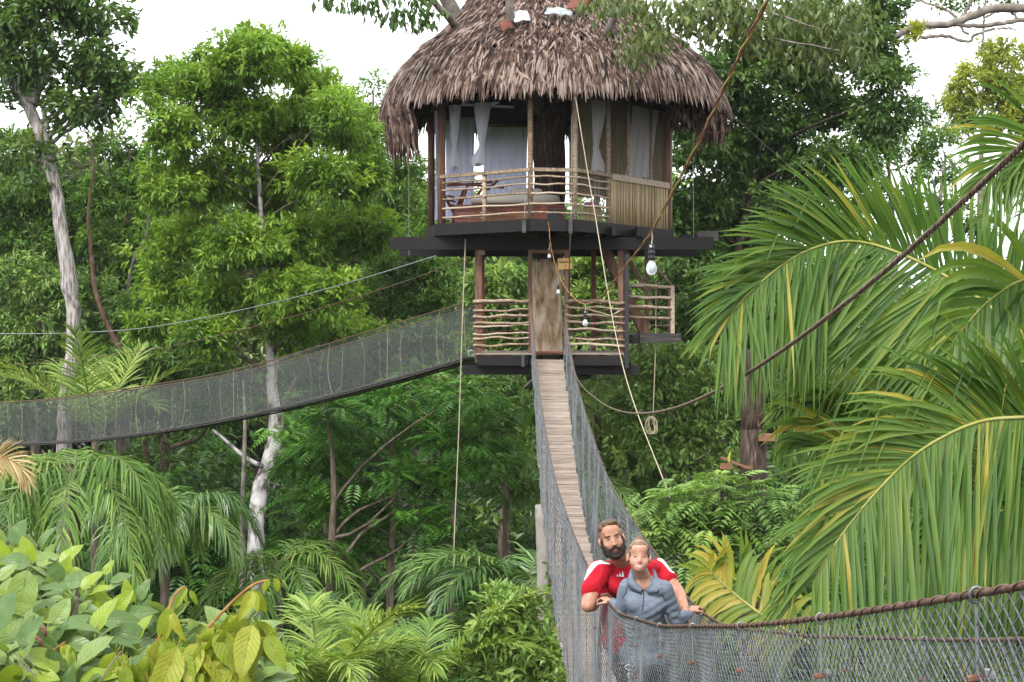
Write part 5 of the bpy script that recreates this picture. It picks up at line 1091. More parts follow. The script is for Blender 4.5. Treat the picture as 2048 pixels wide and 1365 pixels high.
# frond behind with broad hanging leaflets, and more behind it
frond(cp, [pc + [0, .2, .1], W(2160, 640, 9.0), W(2070, 560, 8.9), W(1980, 600, 8.8), W(1900, 690, 8.7)], 30, .75, .06, 'palm_near', q, .40, face=CAMF, droop=1.0, a0=70, a1=30, K=6, tv=.2, bend=.5)
frond(cp, [pc + [0, .4, -.1], W(2100, 880, 10.2), W(1950, 850, 10.4), W(1800, 850, 10.3), W(1690, 870, 10.2), W(1625, 900, 10.0)], 60, 1.0, .05, 'palm_near', q, .46, face=CAMF, droop=.8, a0=72, a1=30, K=6, tv=.22, bend=.3)
frond(cp, [pc + [0, .5, 0], W(2120, 760, 10.8), W(1950, 690, 11), W(1780, 680, 11), W(1640, 740, 10.9), W(1560, 830, 10.8)], 120, .95, .03, 'palm_near', q, .42, upf=.6, upa=12, face=CAMF, g0=.4, droop=.5, a0=72, a1=26, K=5, tv=.12)
frond(cp, [pc + [0, .3, -.3], W(2150, 1000, 9.6), W(2040, 1010, 9.6), W(1920, 1060, 9.5), W(1800, 1150, 9.4)], 110, .9, .05, 'palm_near', q, .40, upf=.6, upa=12, face=CAMF, g0=.5, droop=.6, a0=74, a1=28, K=5, tv=.18)
frond(cp, [pc + [.0, .6, -.3], W(2200, 1060, 10.4), W(2060, 1100, 10.6), W(1900, 1160, 10.6), W(1760, 1260, 10.5)], 110, .95, .05, 'palm_near', q, .42, upf=.6, upa=12, face=CAMF, g0=.4, droop=.5, a0=74, a1=28, K=5, tv=.16)
# dry drooping frond low by the walkers
dp = thing('dry_frond', 'yellowing dry palm frond with curled leaflets beside the walkers', 'palm frond', W(1600, 1280, 12.4))
frond(dp, [W(1640, 1300, 12.2), W(1550, 1247, 12.4), W(1490, 1205, 12.6), W(1440, 1162, 12.7), W(1420, 1140, 12.7)], 17, .46, .065, 'palm_near', q, .74, rr=.016, single=40, face=[-.3, -1, .5], droop=1.3, a0=78, a1=40, K=6, tv=.18, bend=.35)
frond(dp, [W(1660, 1310, 12.8), W(1560, 1230, 13), W(1500, 1180, 13.1), W(1450, 1150, 13.1), W(1395, 1148, 13.2)], 22, .5, .05, 'palm_near', q, .72, rr=.014, face=[-.3, -1, .5], droop=1.0, a0=76, a1=40, K=5, tv=.2)
# dry brown frond at the left edge
dl = thing('dry_frond', 'brown dry palm frond poking in at the left edge below the netted bridge', 'palm frond', W(-160, 1010, 20))
frond(dl, [W(-160, 1030, 20), W(-90, 955, 20), W(-20, 918, 20), W(30, 925, 20), W(58, 965, 20)], 60, .42, .022, 'palm_dry', q, .4, rr=.016, face=CAMF, droop=.5, a0=62, a1=22, K=4, tv=.2, rmat='brown_stem')
# ------------------------------------------------------------------ broad leaved plant, bottom left, close
def broad_mesh(name, mat, ratio, curl, foldv, wave, seed, drip=.12):
    q = np.random.RandomState(seed); nu, nv = 10, 7; u = np.linspace(0, 1, nu); v = np.linspace(-1, 1, nv)
    wd = ratio * .5 * np.sin(math.pi * u ** .78) ** .75 * (1 - .12 * u); wd[-1] = .004; wd[0] = .01
    V = []; UV = []
    for i in range(nu):
        for j in range(nv):
            x = u[i]; y = wd[i] * v[j]; z = foldv * abs(y) - curl * u[i] ** 2 + wave * math.sin(u[i] * 9 + seed) * abs(v[j]) ** 1.5 * (1 if v[j] > 0 else -1) * .5 + wave * .5 * math.sin(u[i] * 17 + v[j])
            V.append([x, y, z]); UV.append([u[i], .5 + .5 * v[j]])
    i = np.arange(nu - 1)[:, None] * nv; j = np.arange(nv - 1)[None]; F = np.stack([i + j, i + nv + j, i + nv + j + 1, i + j + 1], -1).reshape(-1, 4)
    P = spline([[-.16, 0, .02], [-.08, 0, .03], [0, 0, 0], [.3, 0, -curl * .09 - .004]], 8); tv, tf = tube(P, np.linspace(.011, .006, 8), 5)
    g = G(); g.add((V, [F])); g.uv = [A(UV)]; g.add((tv, tf)); g.uv.append(np.tile([[.0, .5]], (len(tv), 1))); return g, mat
def variants(name, mat, specs, tints):
    out = []
    for k, s in enumerate(specs):
        for t in tints:
            g, m = broad_mesh(name, mat, *s); g.t = [np.full(len(v), t) for v in g.V]; out.append(g.build(name, m, None, True, mesh_only=True))
    return out
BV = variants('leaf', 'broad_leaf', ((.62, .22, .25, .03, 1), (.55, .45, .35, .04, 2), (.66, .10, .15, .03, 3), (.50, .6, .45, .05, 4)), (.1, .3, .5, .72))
BY = variants('leaf', 'broad_leaf', ((.64, .18, .25, .02, 5), (.6, .3, .3, .03, 6)), (.95,))  # lit copies of the broad leaf: the light is put into a brighter yellow-green tint
YV = variants('leaf', 'young_leaf', ((.46, .35, .5, .03, 7), (.40, .6, .6, .04, 8), (.5, .2, .4, .03, 9)), (.15, .45, .75))
def orient(o, d, up):
    d = unit(d); up = A(up); s = unit(np.cross(up, d)); n = np.cross(d, s); m = Matrix(((d[0], s[0], n[0]), (d[1], s[1], n[1]), (d[2], s[2], n[2]))); o.rotation_mode = 'QUATERNION'; o.rotation_quaternion = m.to_quaternion()
def place_leaf(me, parent, p, d, up, size):
    o = link('leaf', me, parent); o.location = Vector(p) - parent.location; orient(o, d, up); o.scale = (size,) * 3; return o
q = np.random.RandomState(301)
bx_, by_ = px(60, 7.4), 7.4
bp = thing('broadleaf_plant', 'plant with large glossy oval leaves filling the bottom left corner', 'plant', [bx_, by_, float(ground_z(bx_, by_)) - .1])
part('stem', tube(spline([[bx_, by_, bp.location[2]], [bx_ - .2, by_ + .1, 6], W(60, 1420, 7.3)], 30), np.linspace(.10, .05, 30), 8), 'limb_bark', bp, True)
tops = [(15, 1110, 7.8), (75, 1118, 7.9), (50, 1130, 7.9), (110, 1150, 7.6), (200, 1170, 7.5), (150, 1200, 7.1), (40, 1230, 6.9), (270, 1225, 7.4), (330, 1250, 7.3), (90, 1270, 6.7), (180, 1290, 6.8), (260, 1310, 6.9), (30, 1320, 6.3), (140, 1350, 6.4), (350, 1300, 7.2), (420, 1320, 7.3), (470, 1270, 7.5), (220, 1370, 6.6), (310, 1380, 6.8), (-20, 1180, 7.0), (-30, 1290, 6.4), (500, 1340, 7.5)]
for (x, y, d_) in tops:
    e = W(x, y, d_); b_ = W(60 + (x - 60) * .35, 1460, 7.2); part('branch', tube(spline([b_, (b_ + e) / 2 + [0, 0, .05], e], 10), np.linspace(.014, .006, 10), 6), 'green_stem', bp, True)
    nl_ = 14
    for k in range(nl_):
        az = k * 2.4 + q.uniform(0, .6); el = q.uniform(-.35, .55) if k < 6 else q.uniform(.6, 1.2); dv = A([math.cos(az) * math.cos(el), math.sin(az) * math.cos(el) * .8 - .15, math.sin(el)])
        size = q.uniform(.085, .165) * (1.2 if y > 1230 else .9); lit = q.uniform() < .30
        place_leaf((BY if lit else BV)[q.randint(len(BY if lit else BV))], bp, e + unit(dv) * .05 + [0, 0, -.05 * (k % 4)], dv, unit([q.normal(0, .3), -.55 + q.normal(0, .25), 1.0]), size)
# leaves one can pick out in the photograph: x, y of base, direction in the picture, size, mesh list
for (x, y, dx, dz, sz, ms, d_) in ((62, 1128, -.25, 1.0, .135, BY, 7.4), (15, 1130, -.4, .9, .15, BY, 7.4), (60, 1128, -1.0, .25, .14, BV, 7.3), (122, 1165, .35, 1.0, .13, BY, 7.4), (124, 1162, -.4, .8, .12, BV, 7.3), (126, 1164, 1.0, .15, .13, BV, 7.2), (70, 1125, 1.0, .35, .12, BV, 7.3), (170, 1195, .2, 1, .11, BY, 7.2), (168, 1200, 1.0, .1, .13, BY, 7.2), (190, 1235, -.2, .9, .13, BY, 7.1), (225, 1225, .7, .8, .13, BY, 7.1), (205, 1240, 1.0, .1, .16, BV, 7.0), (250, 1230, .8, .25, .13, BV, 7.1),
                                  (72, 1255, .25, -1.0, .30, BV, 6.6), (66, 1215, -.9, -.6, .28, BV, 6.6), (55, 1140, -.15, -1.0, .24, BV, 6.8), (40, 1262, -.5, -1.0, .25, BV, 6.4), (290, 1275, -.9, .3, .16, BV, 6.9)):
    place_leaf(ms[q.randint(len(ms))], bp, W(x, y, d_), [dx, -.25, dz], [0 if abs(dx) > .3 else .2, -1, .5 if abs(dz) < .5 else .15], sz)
yp = thing('young_shoot_plant', 'yellow green young shoots with hairy brown stems at the bottom left', 'plant', [px(400, 6.6), 6.6, float(ground_z(px(400, 6.6), 6.6)) - .1])
part('stem', tube(spline([[px(400, 6.6), 6.6, yp.location[2]], [px(390, 6.6), 6.7, 6], W(370, 1480, 6.6)], 24), np.linspace(.08, .03, 24), 8), 'limb_bark', yp, True)
shoots = [[(285, 1420), (300, 1320), (325, 1260), (345, 1200), (362, 1178), (372, 1174)], [(330, 1400), (400, 1280), (440, 1230), (480, 1190), (510, 1168), (540, 1160)], [(88, 1420), (95, 1340), (105, 1305), (130, 1285)], [(240, 1420), (235, 1330), (232, 1305)], [(380, 1420), (340, 1350), (330, 1340)], [(430, 1420), (445, 1330), (470, 1250)], [(290, 1430), (262, 1345), (245, 1310)]]
for pts in shoots:
    P = spline([W(x, y, 6.5 + k * .03) for k, (x, y) in enumerate(pts)], 24); part('shoot', tube(P, np.linspace(.0085, .0045, 24), 7), 'brown_stem', yp, True)
for (x, y, n_, sz) in ((345, 1225, 3, .11), (372, 1178, 4, .05), (540, 1162, 4, .05), (505, 1180, 4, .09), (330, 1280, 6, .15), (352, 1295, 6, .19), (400, 1290, 6, .19), (300, 1315, 5, .17), (232, 1308, 7, .16), (470, 1232, 6, .17), (500, 1245, 6, .18), (440, 1260, 5, .17), (255, 1330, 6, .17), (420, 1345, 6, .17), (375, 1350, 5, .17), (528, 1275, 4, .16), (130, 1287, 3, .05), (205, 1355, 5, .15), (460, 1330, 6, .16)):
    for k in range(n_):
        az = q.uniform(0, 6.28); dv = A([math.cos(az) * .55, math.sin(az) * .35 - .2, -1.0 + q.uniform(-.1, .5)]); place_leaf(YV[q.randint(len(YV))], yp, W(x + q.normal(0, 6), y + q.normal(0, 5), 6.45 + q.normal(0, .05)), dv, [q.normal(0, .4), -1, .25], sz * q.uniform(.9, 1.4))
for (x, y) in ((52, 1290), (60, 1268)): part('caterpillar_bud', tube(spline([W(x + 8, y - 18, 6.55), W(x + 25, y - 12, 6.5), W(x + 32, y + 6, 6.5)], 10), [.004, .008, .011, .009, .011, .009, .011, .009, .008, .004], 7), 'rust_bolt', yp, True)
part('dead_twig', tube(spline([W(195, 1370, 6.2), W(225, 1325, 6.2), W(243, 1303, 6.2)], 8), .003, 5), 'limb_bark', yp)
for pts in (((35, 1310), (60, 1340), (75, 1360)), ((38, 1330), (62, 1345)), ((55, 1308), (68, 1335))): part('dead_twig', tube(spline([W(x, y, 6.2) for x, y in pts], 8), .0025, 5), 'limb_bark', yp)
# ------------------------------------------------------------------ the two walkers
from mathutils.bvhtree import BVHTree
def capsule(p0, p1, r0, r1, n=14, flat=1.0):
    p0, p1 = A(p0), A(p1); t = unit(p1 - p0); e = np.linspace(-math.pi / 2, 0, 5); P = [p0 + t * r0 * math.sin(a) for a in e] + [p1 + t * r1 * math.sin(a) for a in -e[::-1]]
    R = [max(1e-4, r0 * math.cos(a)) for a in e] + [max(1e-4, r1 * math.cos(a)) for a in e[::-1]]
    return tube(P, R, n)
def remesh(vfs, voxel, smooth=4, wrinkle=None, seed=0, sfac=.5):
    V, F = merge(*vfs); g = G(); g.add((V, F)); me = g.build('tmp', None, None, mesh_only=True); o = bpy.data.objects.new('tmp', me); COL.objects.link(o)
    m = o.modifiers.new('r', 'REMESH'); m.mode = 'VOXEL'; m.voxel_size = voxel
    s = o.modifiers.new('s', 'SMOOTH'); s.iterations = smooth; s.factor = sfac
    bpy.context.view_layer.update(); out = bpy.data.meshes.new_from_object(o.evaluated_get(bpy.context.evaluated_depsgraph_get())); bpy.data.objects.remove(o); bpy.data.meshes.remove(me)
    N = len(out.vertices); co = np.zeros(N * 3, np.float32); out.vertices.foreach_get('co', co); co = co.reshape(-1, 3).astype(float)
    if wrinkle:
        no = np.zeros(N * 3, np.float32); out.vertices.foreach_get('normal', no); no = no.reshape(-1, 3); co = co + no * wrinkle(co)[:, None]
        out.vertices.foreach_set('co', co.astype(np.float32).ravel())
    out.polygons.foreach_set('use_smooth', np.ones(len(out.polygons), bool)); return out, co
def person_part(name, me, co, mats, parent, origin, pick=None):
    me.vertices.foreach_set('co', (co - origin).astype(np.float32).ravel()); me.materials.clear()
    for m in mats: me.materials.append(M[m])
    at = me.attributes.new('tint', 'FLOAT', 'POINT'); at.data.foreach_set('value', np.full(len(co), .5, np.float32))
    if pick is not None:
        n = len(me.polygons); c = np.zeros(n * 3, np.float32); me.polygons.foreach_get('center', c); me.polygons.foreach_set('material_index', pick(c.reshape(-1, 3) + origin).astype(np.int32))
    me.update(); return link(name, me, parent)
def skinmat(name, cols):
    m, nt, b, out = nodes(name); n = noise(nt, 26, detail=6); nt.links.new(ramp(nt, n, [tuple(A(cols[0]) * .88), cols[0], cols[1], tuple(A(cols[1]) * [1.08, .95, .92])], [.25, .42, .6, .78]), b.inputs['Base Color']); bump(nt, b, noise(nt, 160, detail=3), .12, .002); b.inputs['Roughness'].default_value = .5; b.inputs['Specular IOR Level'].default_value = .35
    b.inputs['Subsurface Weight'].default_value = .12; b.inputs['Subsurface Radius'].default_value = (.02, .008, .004); b.inputs['Subsurface Scale'].default_value = .4; M[name] = m
skinmat('skin_man', [(.32, .155, .098), (.38, .20, .135)]); skinmat('skin_woman', [(.36, .185, .13), (.42, .225, .165)])
surf('lip', [(.42, .12, .10), (.50, .17, .14)], 40, rough=.4, bmp=0); surf('teeth', [(.72, .70, .66), (.80, .78, .75)], 40, rough=.3, bmp=0); surf('eye_white', [(.40, .38, .37), (.46, .44, .43)], 30, rough=.2, bmp=0); surf('iris_dark', [(.02, .014, .010), (.035, .025, .02)], 30, rough=.15, bmp=0); surf('iris_blue', [(.07, .10, .14), (.11, .15, .2)], 30, rough=.15, bmp=0)
surf('brown_hair', [(.055, .032, .018), (.13, .08, .045), (.21, .14, .085)], 60, (1, 1, 1), .55, .5, .004); surf('beard_hair', [(.010, .007, .006), (.028, .018, .013), (.05, .032, .022)], 90, rough=.7, bmp=.7, dist=.005); surf('blond_hair', [(.13, .07, .035), (.24, .15, .085), (.34, .235, .145)], 50, (1, 1, 1), .5, .4, .003); surf('brow_blond', [(.22, .14, .08), (.28, .18, .1)], 30, rough=.8, bmp=0)

class Head:
    def __init__(s, c, fwd, up, k=1.0):
        f = unit(fwd); u = unit(A(up) - f * np.dot(up, f)); s.ax = np.stack([np.cross(f, u), f, u]); s.c = A(c); s.k = k
    def p(s, x, y, z): return s.c + s.k * (A([x, y, z]) @ s.ax)
    def e(s, x, y, z, rx, ry, rz, **kw): return ellipsoid(s.p(x, y, z), A([rx, ry, rz]) * s.k, s.ax, **kw)
    def cap(s, a, b, r0, r1): return capsule(s.p(*a), s.p(*b), r0 * s.k, r1 * s.k)
def head_prims(h, wide=1.0, soft=False):
    out = [h.e(0, -.018, .038, .074 * wide, .092, .080), h.e(0, .02, -.03, .063 * wide, .064, .080), h.e(0, .045, .05, .058 * wide, .04, .045), h.e(.078 * wide, -.008, -.014, .010, .02, .031), h.e(-.078 * wide, -.008, -.014, .010, .02, .031)]
    if soft:
        out += [h.e(0, .034, -.050, .060 * wide, .054, .056), h.e(0, .045, -.080, .042, .042, .034), h.e(.034, .050, -.040, .034, .030, .034), h.e(-.034, .050, -.040, .034, .030, .034), h.cap((0, .080, -.006), (0, .0935, -.034), .0075, .0115), h.e(0, .052, .012, .05, .030, .03), h.e(0, .074, -.066, .026, .016, .020), h.e(.010, .088, -.037, .0085, .009, .007), h.e(-.010, .088, -.037, .0085, .009, .007)]
    else:
        out += [h.e(0, .03, -.072, .050 * wide, .050, .042), h.e(0, .064, -.098, .022, .018, .017), h.e(.036, .054, -.036, .026, .022, .024), h.e(-.036, .054, -.036, .026, .022, .024), h.cap((0, .080, .004), (0, .100, -.036), .0085, .0125), h.e(.011, .092, -.041, .010, .010, .008), h.e(-.011, .092, -.041, .010, .010, .008), h.e(0, .066, .024, .050, .018, .013), h.e(0, .082, -.072, .021, .010, .013)]
    return out
def face_parts(h, par, bvh, iris, brow, brow_t, smile, lid):
    "eyes, lids, brows and mouth laid on the modelled face"
    def on(x, z, off=0.0):
        o = h.p(x, .3, z); hit = bvh.ray_cast(Vector(o), Vector(-h.ax[1]))[0]; return (A(hit) if hit is not None else h.p(x, .08, z)) + h.ax[1] * off
    for s in (-1, 1):
        c = on(s * .031, -.001); ey = part('eye', ellipsoid(c, A([.0118, .0030, .0042 - .0010 * smile]) * h.k, h.ax, 12, 8), 'eye_white', par, True)
        part('iris', ellipsoid(c + h.ax[1] * .0022, A([.0056, .0024, .0042 - .0008 * smile]) * h.k, h.ax, 10, 6), iris, ey, True)
        part('eyelid', tube([on(s * .017, -.002, .001), on(s * .024, .0032, .0020), on(s * .034, .0036, .0020), on(s * .046, -.001, .001)], [.001, .0018, .002, .001], 5), lid, ey, True)
        part('eyebrow', tube([on(s * .014, .0165, .0002), on(s * .024, .0205, .0004), on(s * .038, .0205, .0004), on(s * .050, .0145, 0)], [brow_t * .9, brow_t, brow_t * .9, brow_t * .4], 6), brow, par, True)
    w = .020 + .008 * smile; n = 11; X = np.linspace(-w, w, n); e = 1 - (X / w) ** 2; zc = -.069 + .010 * smile * (X / w) ** 2
    up = np.stack([on(x, z + .0015 + .0035 * smile * k, .0006) for x, z, k in zip(X, zc, e)]); lo = np.stack([on(x, z - .0015 - .0075 * smile * k, .0006) for x, z, k in zip(X, zc, e)])
    r = .0024 * np.sin(np.linspace(.3, math.pi - .3, n)); part('lip', tube(up, r, 7), 'lip', par, True); part('lip', tube(lo, r * 1.25, 7), 'lip', par, True)
    if smile > .3:
        V = np.vstack([up, lo]) + h.ax[1] * .0012; j = np.arange(n - 1); part('teeth', (V, [np.stack([j, j + 1, j + n + 1, j + n], -1)]), 'teeth', par, True)
def bvh_of(o):
    return BVHTree.FromPolygons([Vector(v.co) + world_loc(o) for v in o.data.vertices], [list(p.vertices) for p in o.data.polygons])
def hand_prims(w, d, n, side, curl=(35, 55, 40), k=1.0, spread=.021):
    "wrist, direction to knuckles, palm normal, thumb side (+1/-1)"
    w, d, n = A(w), unit(d), A(n); n = unit(n - d * np.dot(n, d)); s = np.cross(d, n) * side; out = []
    lens = (.92, 1.0, .95, .78)
    for i in range(4):
        o = (1.5 - i) * spread * k; b = w + s * o * .75 + d * .015 * k; kn = w + s * o + d * .088 * k * (1 - .03 * abs(i - 1)); out.append(capsule(b, kn, .013 * k, .0115 * k)); p = kn; a = 0
        for j, (L, r) in enumerate(((.044, .0098), (.027, .0090), (.022, .0082))):
            a += math.radians(curl[j]); dv = d * math.cos(a) + n * math.sin(a); e = p + dv * L * k * lens[i]; out.append(capsule(p, e, r * k, r * k * .92, 10)); p = e
    b = w + s * .022 * k + d * .022 * k; m = b + (s * .75 + d * .55 + n * .35) * .042 * k; e = m + (s * .15 + d * .8 + n * .6) * .036 * k; f = e + (d * .75 + n * .75 - s * .15) * .026 * k
    out += [capsule(b, m, .015 * k, .012 * k), capsule(m, e, .0115 * k, .010 * k), capsule(e, f, .0098 * k, .0085 * k), capsule(w - d * .02 * k, w + d * .03 * k, .025 * k, .024 * k)]
    return out

def fold_noise(amp, f, seed, extra=None):
    q = np.random.RandomState(seed); K = q.normal(0, 1, (7, 3)); K = unit(K) * f * q.uniform(.5, 1.7, (7, 1)); ph = q.uniform(0, 6.28, 7)
    def w(co):
        v = sum(np.sin(co @ K[i] + ph[i] + 1.3 * np.sin(co @ K[(i + 3) % 7] * .6)) for i in range(7)) / 2.6; v = amp * (v - .5 * np.abs(np.sin(co @ K[0] * .8 + 2 * v)) + .25)
        return v + extra(co) if extra else v
    return w
def foot(z, x, y, out):
    return [capsule([x, y + .05, z + .045], [x + out * .03, y - .15, z + .035], .045, .038)]

def hairs(name, par, me_ob, mat, n, L, w, flow, seed, lift=.3, keep=None):
    "short strands lying on a hair mesh, one part"
    q = np.random.RandomState(seed); me = me_ob.data; o = np.array(world_loc(me_ob)); N = len(me.vertices); co = np.zeros(N * 3, np.float32); me.vertices.foreach_get('co', co); no = np.zeros(N * 3, np.float32); me.vertices.foreach_get('normal', no); co = co.reshape(-1, 3) + o; no = no.reshape(-1, 3)
    i = q.choice(N, min(n, N), replace=False)
    if keep is not None: i = i[keep(co[i])]
    P, nn = co[i], no[i]; d = flow(P); d = d - nn * np.sum(d * nn, 1)[:, None]; d = unit(unit(d) + nn * lift * q.uniform(.3, 1.3, len(i))[:, None] + q.normal(0, .22, P.shape)); s = unit(np.cross(d, nn)); ll = (L * q.uniform(.6, 1.3, len(i)))[:, None]
    V = np.stack([P - s * w, P + s * w, P + d * ll - nn * ll * .18], 1).reshape(-1, 3); g = G(); g.add((V, [np.arange(len(V)).reshape(-1, 3)]), np.repeat(np.clip(q.normal(.55, .25, len(i)), 0, 1), 3)); return g.build(name, mat, par, kind='stuff')
# ---- man in red
mo = Bp(1.18, 11.75, plank_z(11.75)); hm = Head(W(1223, 1077, 11.05), [.05, -1, .10], [-.22, -.02, 1], 1.06)
sR, eR, wR = W(1196, 1142, 11.2), W(1176, 1211, 11.05), W(1199, 1197, 11.33); sL, eL, wL = W(1318, 1136, 11.5), W(1358, 1188, 11.35), W(1371, 1222, 11.02)
nb = W(1252, 1126, 11.22); chest = W(1258, 1168, 11.42); belly = W(1262, 1235, 11.55); hips = W(1265, 1290, 11.62)
arms = [capsule(sR, eR, .066, .050), capsule(eR, wR, .050, .031), capsule(eR * .65 + wR * .35 + [0, -.0, -.012], eR * .4 + wR * .6, .050, .038), capsule(sL, eL, .066, .047), capsule(eL, wL, .047, .030)]
hands = hand_prims(wR + unit(wR - eR) * .01, [.55, -.35, .25], [-.1, -.2, -1], 1, (40, 55, 40), 1.08) + hand_prims(wL, [.1, -.35, -.8], [-.9, -.1, -.2], -1, (25, 35, 30), 1.05)
neck = [capsule(hm.p(0, -.025, -.07), nb + [0, .06, -.02], .062, .072)]
torso = [ellipsoid(chest + [0, .02, 0], (.185, .105, .18)), ellipsoid(belly, (.17, .115, .22)), ellipsoid(hips, (.175, .125, .15)), capsule(nb + [-.05, .06, -.07], sR + [.02, .02, 0], .05, .05), capsule(nb + [.05, .08, -.07], sL - [.02, 0, 0], .05, .05)]
kz = mo[2]; legs = []; pants = []
for s in (-1, 1):
    h0 = hips + [s * .09, 0, -.05]; kn = np.array([mo[0] + s * .12, mo[1] - .12, kz + .50]); an = np.array([mo[0] + s * .13, mo[1] + .05, kz + .08])
    legs += [capsule(h0, kn, .085, .058), capsule(kn, an, .055, .038)] + foot(kz, an[0], an[1], s); pants += [capsule(h0, kn, .105, .085), capsule(kn, an, .085, .07)]
me, co = remesh(head_prims(hm, 1.03) + neck + arms + hands + torso + legs, .0068, 5)
man = person_part('person', me, co, ['skin_man'], None, mo); man.location = mo; tag(man, 'bearded person in a red shirt leaning over the bridge cable behind the other walker', 'person')
shR, shL = sR * .42 + eR * .58, sL * .52 + eL * .48
shirt = [ellipsoid(nb + [0, .035, -.055], (.125, .105, .062)), ellipsoid(nb + [.01, .03, -.13], (.17, .13, .12)), ellipsoid(chest, (.225, .15, .20)), ellipsoid(belly, (.215, .155, .24)), ellipsoid(belly + [0, .01, -.16], (.21, .15, .14)), capsule(nb + [-.045, .04, -.05], sR + [.03, .02, -.01], .072, .070), capsule(nb + [.045, .06, -.05], sL - [.02, 0, .01], .072, .070), capsule(sR, shR, .076, .071), capsule(sL, shL, .075, .069)]
me, co = remesh(shirt, .009, 5, fold_noise(.008, 30, 3))
def stripe(c):
    def near(a, b):
        t = np.clip(((c - a) @ (b - a)) / np.dot(b - a, b - a), 0, 1); return np.linalg.norm(c - (a + t[:, None] * (b - a)), axis=1)
    up = A([0, -.03, .085]); a0 = nb + [-.075, -.03, .02]; a1 = nb + [.085, 0, .02]
    d = np.minimum(np.minimum(near(a0, sR + up + [-.015, 0, -.01]), near(sR + up + [-.015, 0, -.01], (sR + shR) / 2 + [-.085, -.02, .03])), np.minimum(near(a1, sL + up + [.01, 0, 0]), near(sL + up + [.01, 0, 0], (sL + shL) / 2 + [.06, -.05, .04]))); return d
m_, nt_, b_, out_ = nodes('striped_shirt'); nn_ = noise(nt_, 14, detail=4)
red_ = ramp(nt_, nn_, [(.30, .006, .014), (.40, .012, .024)], [.35, .65]); sel_ = mathn(nt_, 'GREATER_THAN', attr(nt_), .5); mm_ = nt_.nodes.new('ShaderNodeMix'); mm_.data_type = 'RGBA'; nt_.links.new(sel_, mm_.inputs['Factor']); nt_.links.new(red_, mm_.inputs[6]); mm_.inputs[7].default_value = (.62, .62, .64, 1); nt_.links.new(mm_.outputs[2], b_.inputs['Base Color']); b_.inputs['Roughness'].default_value = .85; b_.inputs['Specular IOR Level'].default_value = .15; bump(nt_, b_, noise(nt_, 60, detail=3), .2, .003); M['striped_shirt'] = m_
dist_ = stripe(co); so = person_part('shirt', me, co, ['striped_shirt'], man, mo); so.data.attributes['tint'].data.foreach_set('value', np.clip(.5 + (.027 - dist_) * 15, 0, 1).astype(np.float32))
me, co = remesh(pants + [ellipsoid(hips, (.20, .15, .16))], .010, 4, fold_noise(.006, 25, 5)); person_part('trousers', me, co, ['dark_trousers'], man, mo)
for s in (-1, 1): part('shoe', capsule([mo[0] + s * .13, mo[1] + .10, kz + .06], [mo[0] + s * .15, mo[1] - .14, kz + .05], .055, .048), 'black_rubber', man, True)
# hair: short sides, fuller brushed top
me, co = remesh([hm.e(0, -.030, .046, .0765, .092, .076), hm.e(0, .006, .094, .056, .062, .030), hm.e(-.016, .034, .100, .042, .040, .020), hm.e(.046, -.01, .072, .030, .055, .036), hm.e(-.046, -.01, .072, .030, .055, .036), hm.e(.068, -.024, .012, .011, .032, .040), hm.e(-.068, -.024, .012, .011, .032, .040), hm.e(0, -.07, -.01, .06, .04, .06)], .0045, 3, fold_noise(.0018, 210, 8)); ho = person_part('hair', me, co, ['brown_hair'], man, mo); hairs('hair_strands', ho, ho, 'brown_hair', 2200, .022, .0012, lambda P: hm.ax[2] * .3 - hm.ax[1] * .8 + hm.ax[0] * .5, 1, .35)
bp_ = [hm.e(0, .045, -.100, .054, .050, .032), hm.e(0, .066, -.112, .036, .030, .026), hm.e(.052, .018, -.072, .022, .040, .046), hm.e(-.052, .018, -.072, .022, .040, .046), hm.e(.066, .004, -.030, .0125, .020, .045), hm.e(-.066, .004, -.030, .0125, .020, .045),
       hm.cap((-.030, .078, -.068), (0, .094, -.056), .0075, .0075), hm.cap((.030, .078, -.068), (0, .094, -.056), .0075, .0075), hm.cap((-.031, .076, -.066), (-.028, .068, -.095), .011, .013), hm.cap((.031, .076, -.066), (.028, .068, -.095), .011, .013), hm.e(0, .088, -.092, .016, .008, .009), hm.e(.045, .05, -.085, .018, .02, .028), hm.e(-.045, .05, -.085, .018, .02, .028)]
me, co = remesh(bp_, .004, 2, fold_noise(.002, 260, 9)); bo = person_part('beard', me, co, ['beard_hair'], man, mo); hairs('beard_strands', bo, bo, 'beard_hair', 2200, .014, .0011, lambda P: -hm.ax[2] + 0 * P, 2, .5)
face_parts(hm, man, bvh_of(man), 'iris_dark', 'beard_hair', .0036, .2, 'beard_hair')
# three slanted bars of the shirt emblem
ec = W(1241, 1146, 11.2) + A([0, -.0, 0])
def emblem(x0, w, h):
    P = A([[x0, 0], [x0 + w, 0], [x0 + w, h * .75], [x0 + w * .25 - .003, h]]); P[3] = [x0 + w - .5 * w - .002, h]; return P
sh_o = [c for c in man.children if c.name.startswith('shirt')][0]
bvh = BVHTree.FromPolygons([Vector(v.co) + man.location for v in sh_o.data.vertices], [list(p.vertices) for p in sh_o.data.polygons])
for k, (x0, h) in enumerate(((-.030, .013), (-.012, .026), (.006, .038))):
    vs = []
    for (u_, v_) in ((x0, -.018), (x0 + .015, -.018), (x0 + .015 - .004, -.018 + h * .62), (x0 + .004, -.018 + h)):
        p = ec + [u_, 0, v_]; hit = bvh.ray_cast(Vector((p[0], 10.5, p[2])), Vector((0, 1, 0)))[0]; vs.append([p[0], (hit[1] if hit else p[1]) - .004, p[2]])
    vs = A(vs); part('emblem_bar', (np.vstack([vs, vs + [0, .006, 0]]), [np.array([[0, 1, 2, 3], [7, 6, 5, 4], [0, 4, 5, 1], [1, 5, 6, 2], [2, 6, 7, 3], [3, 7, 4, 0]])]), 'white_stripe', man)

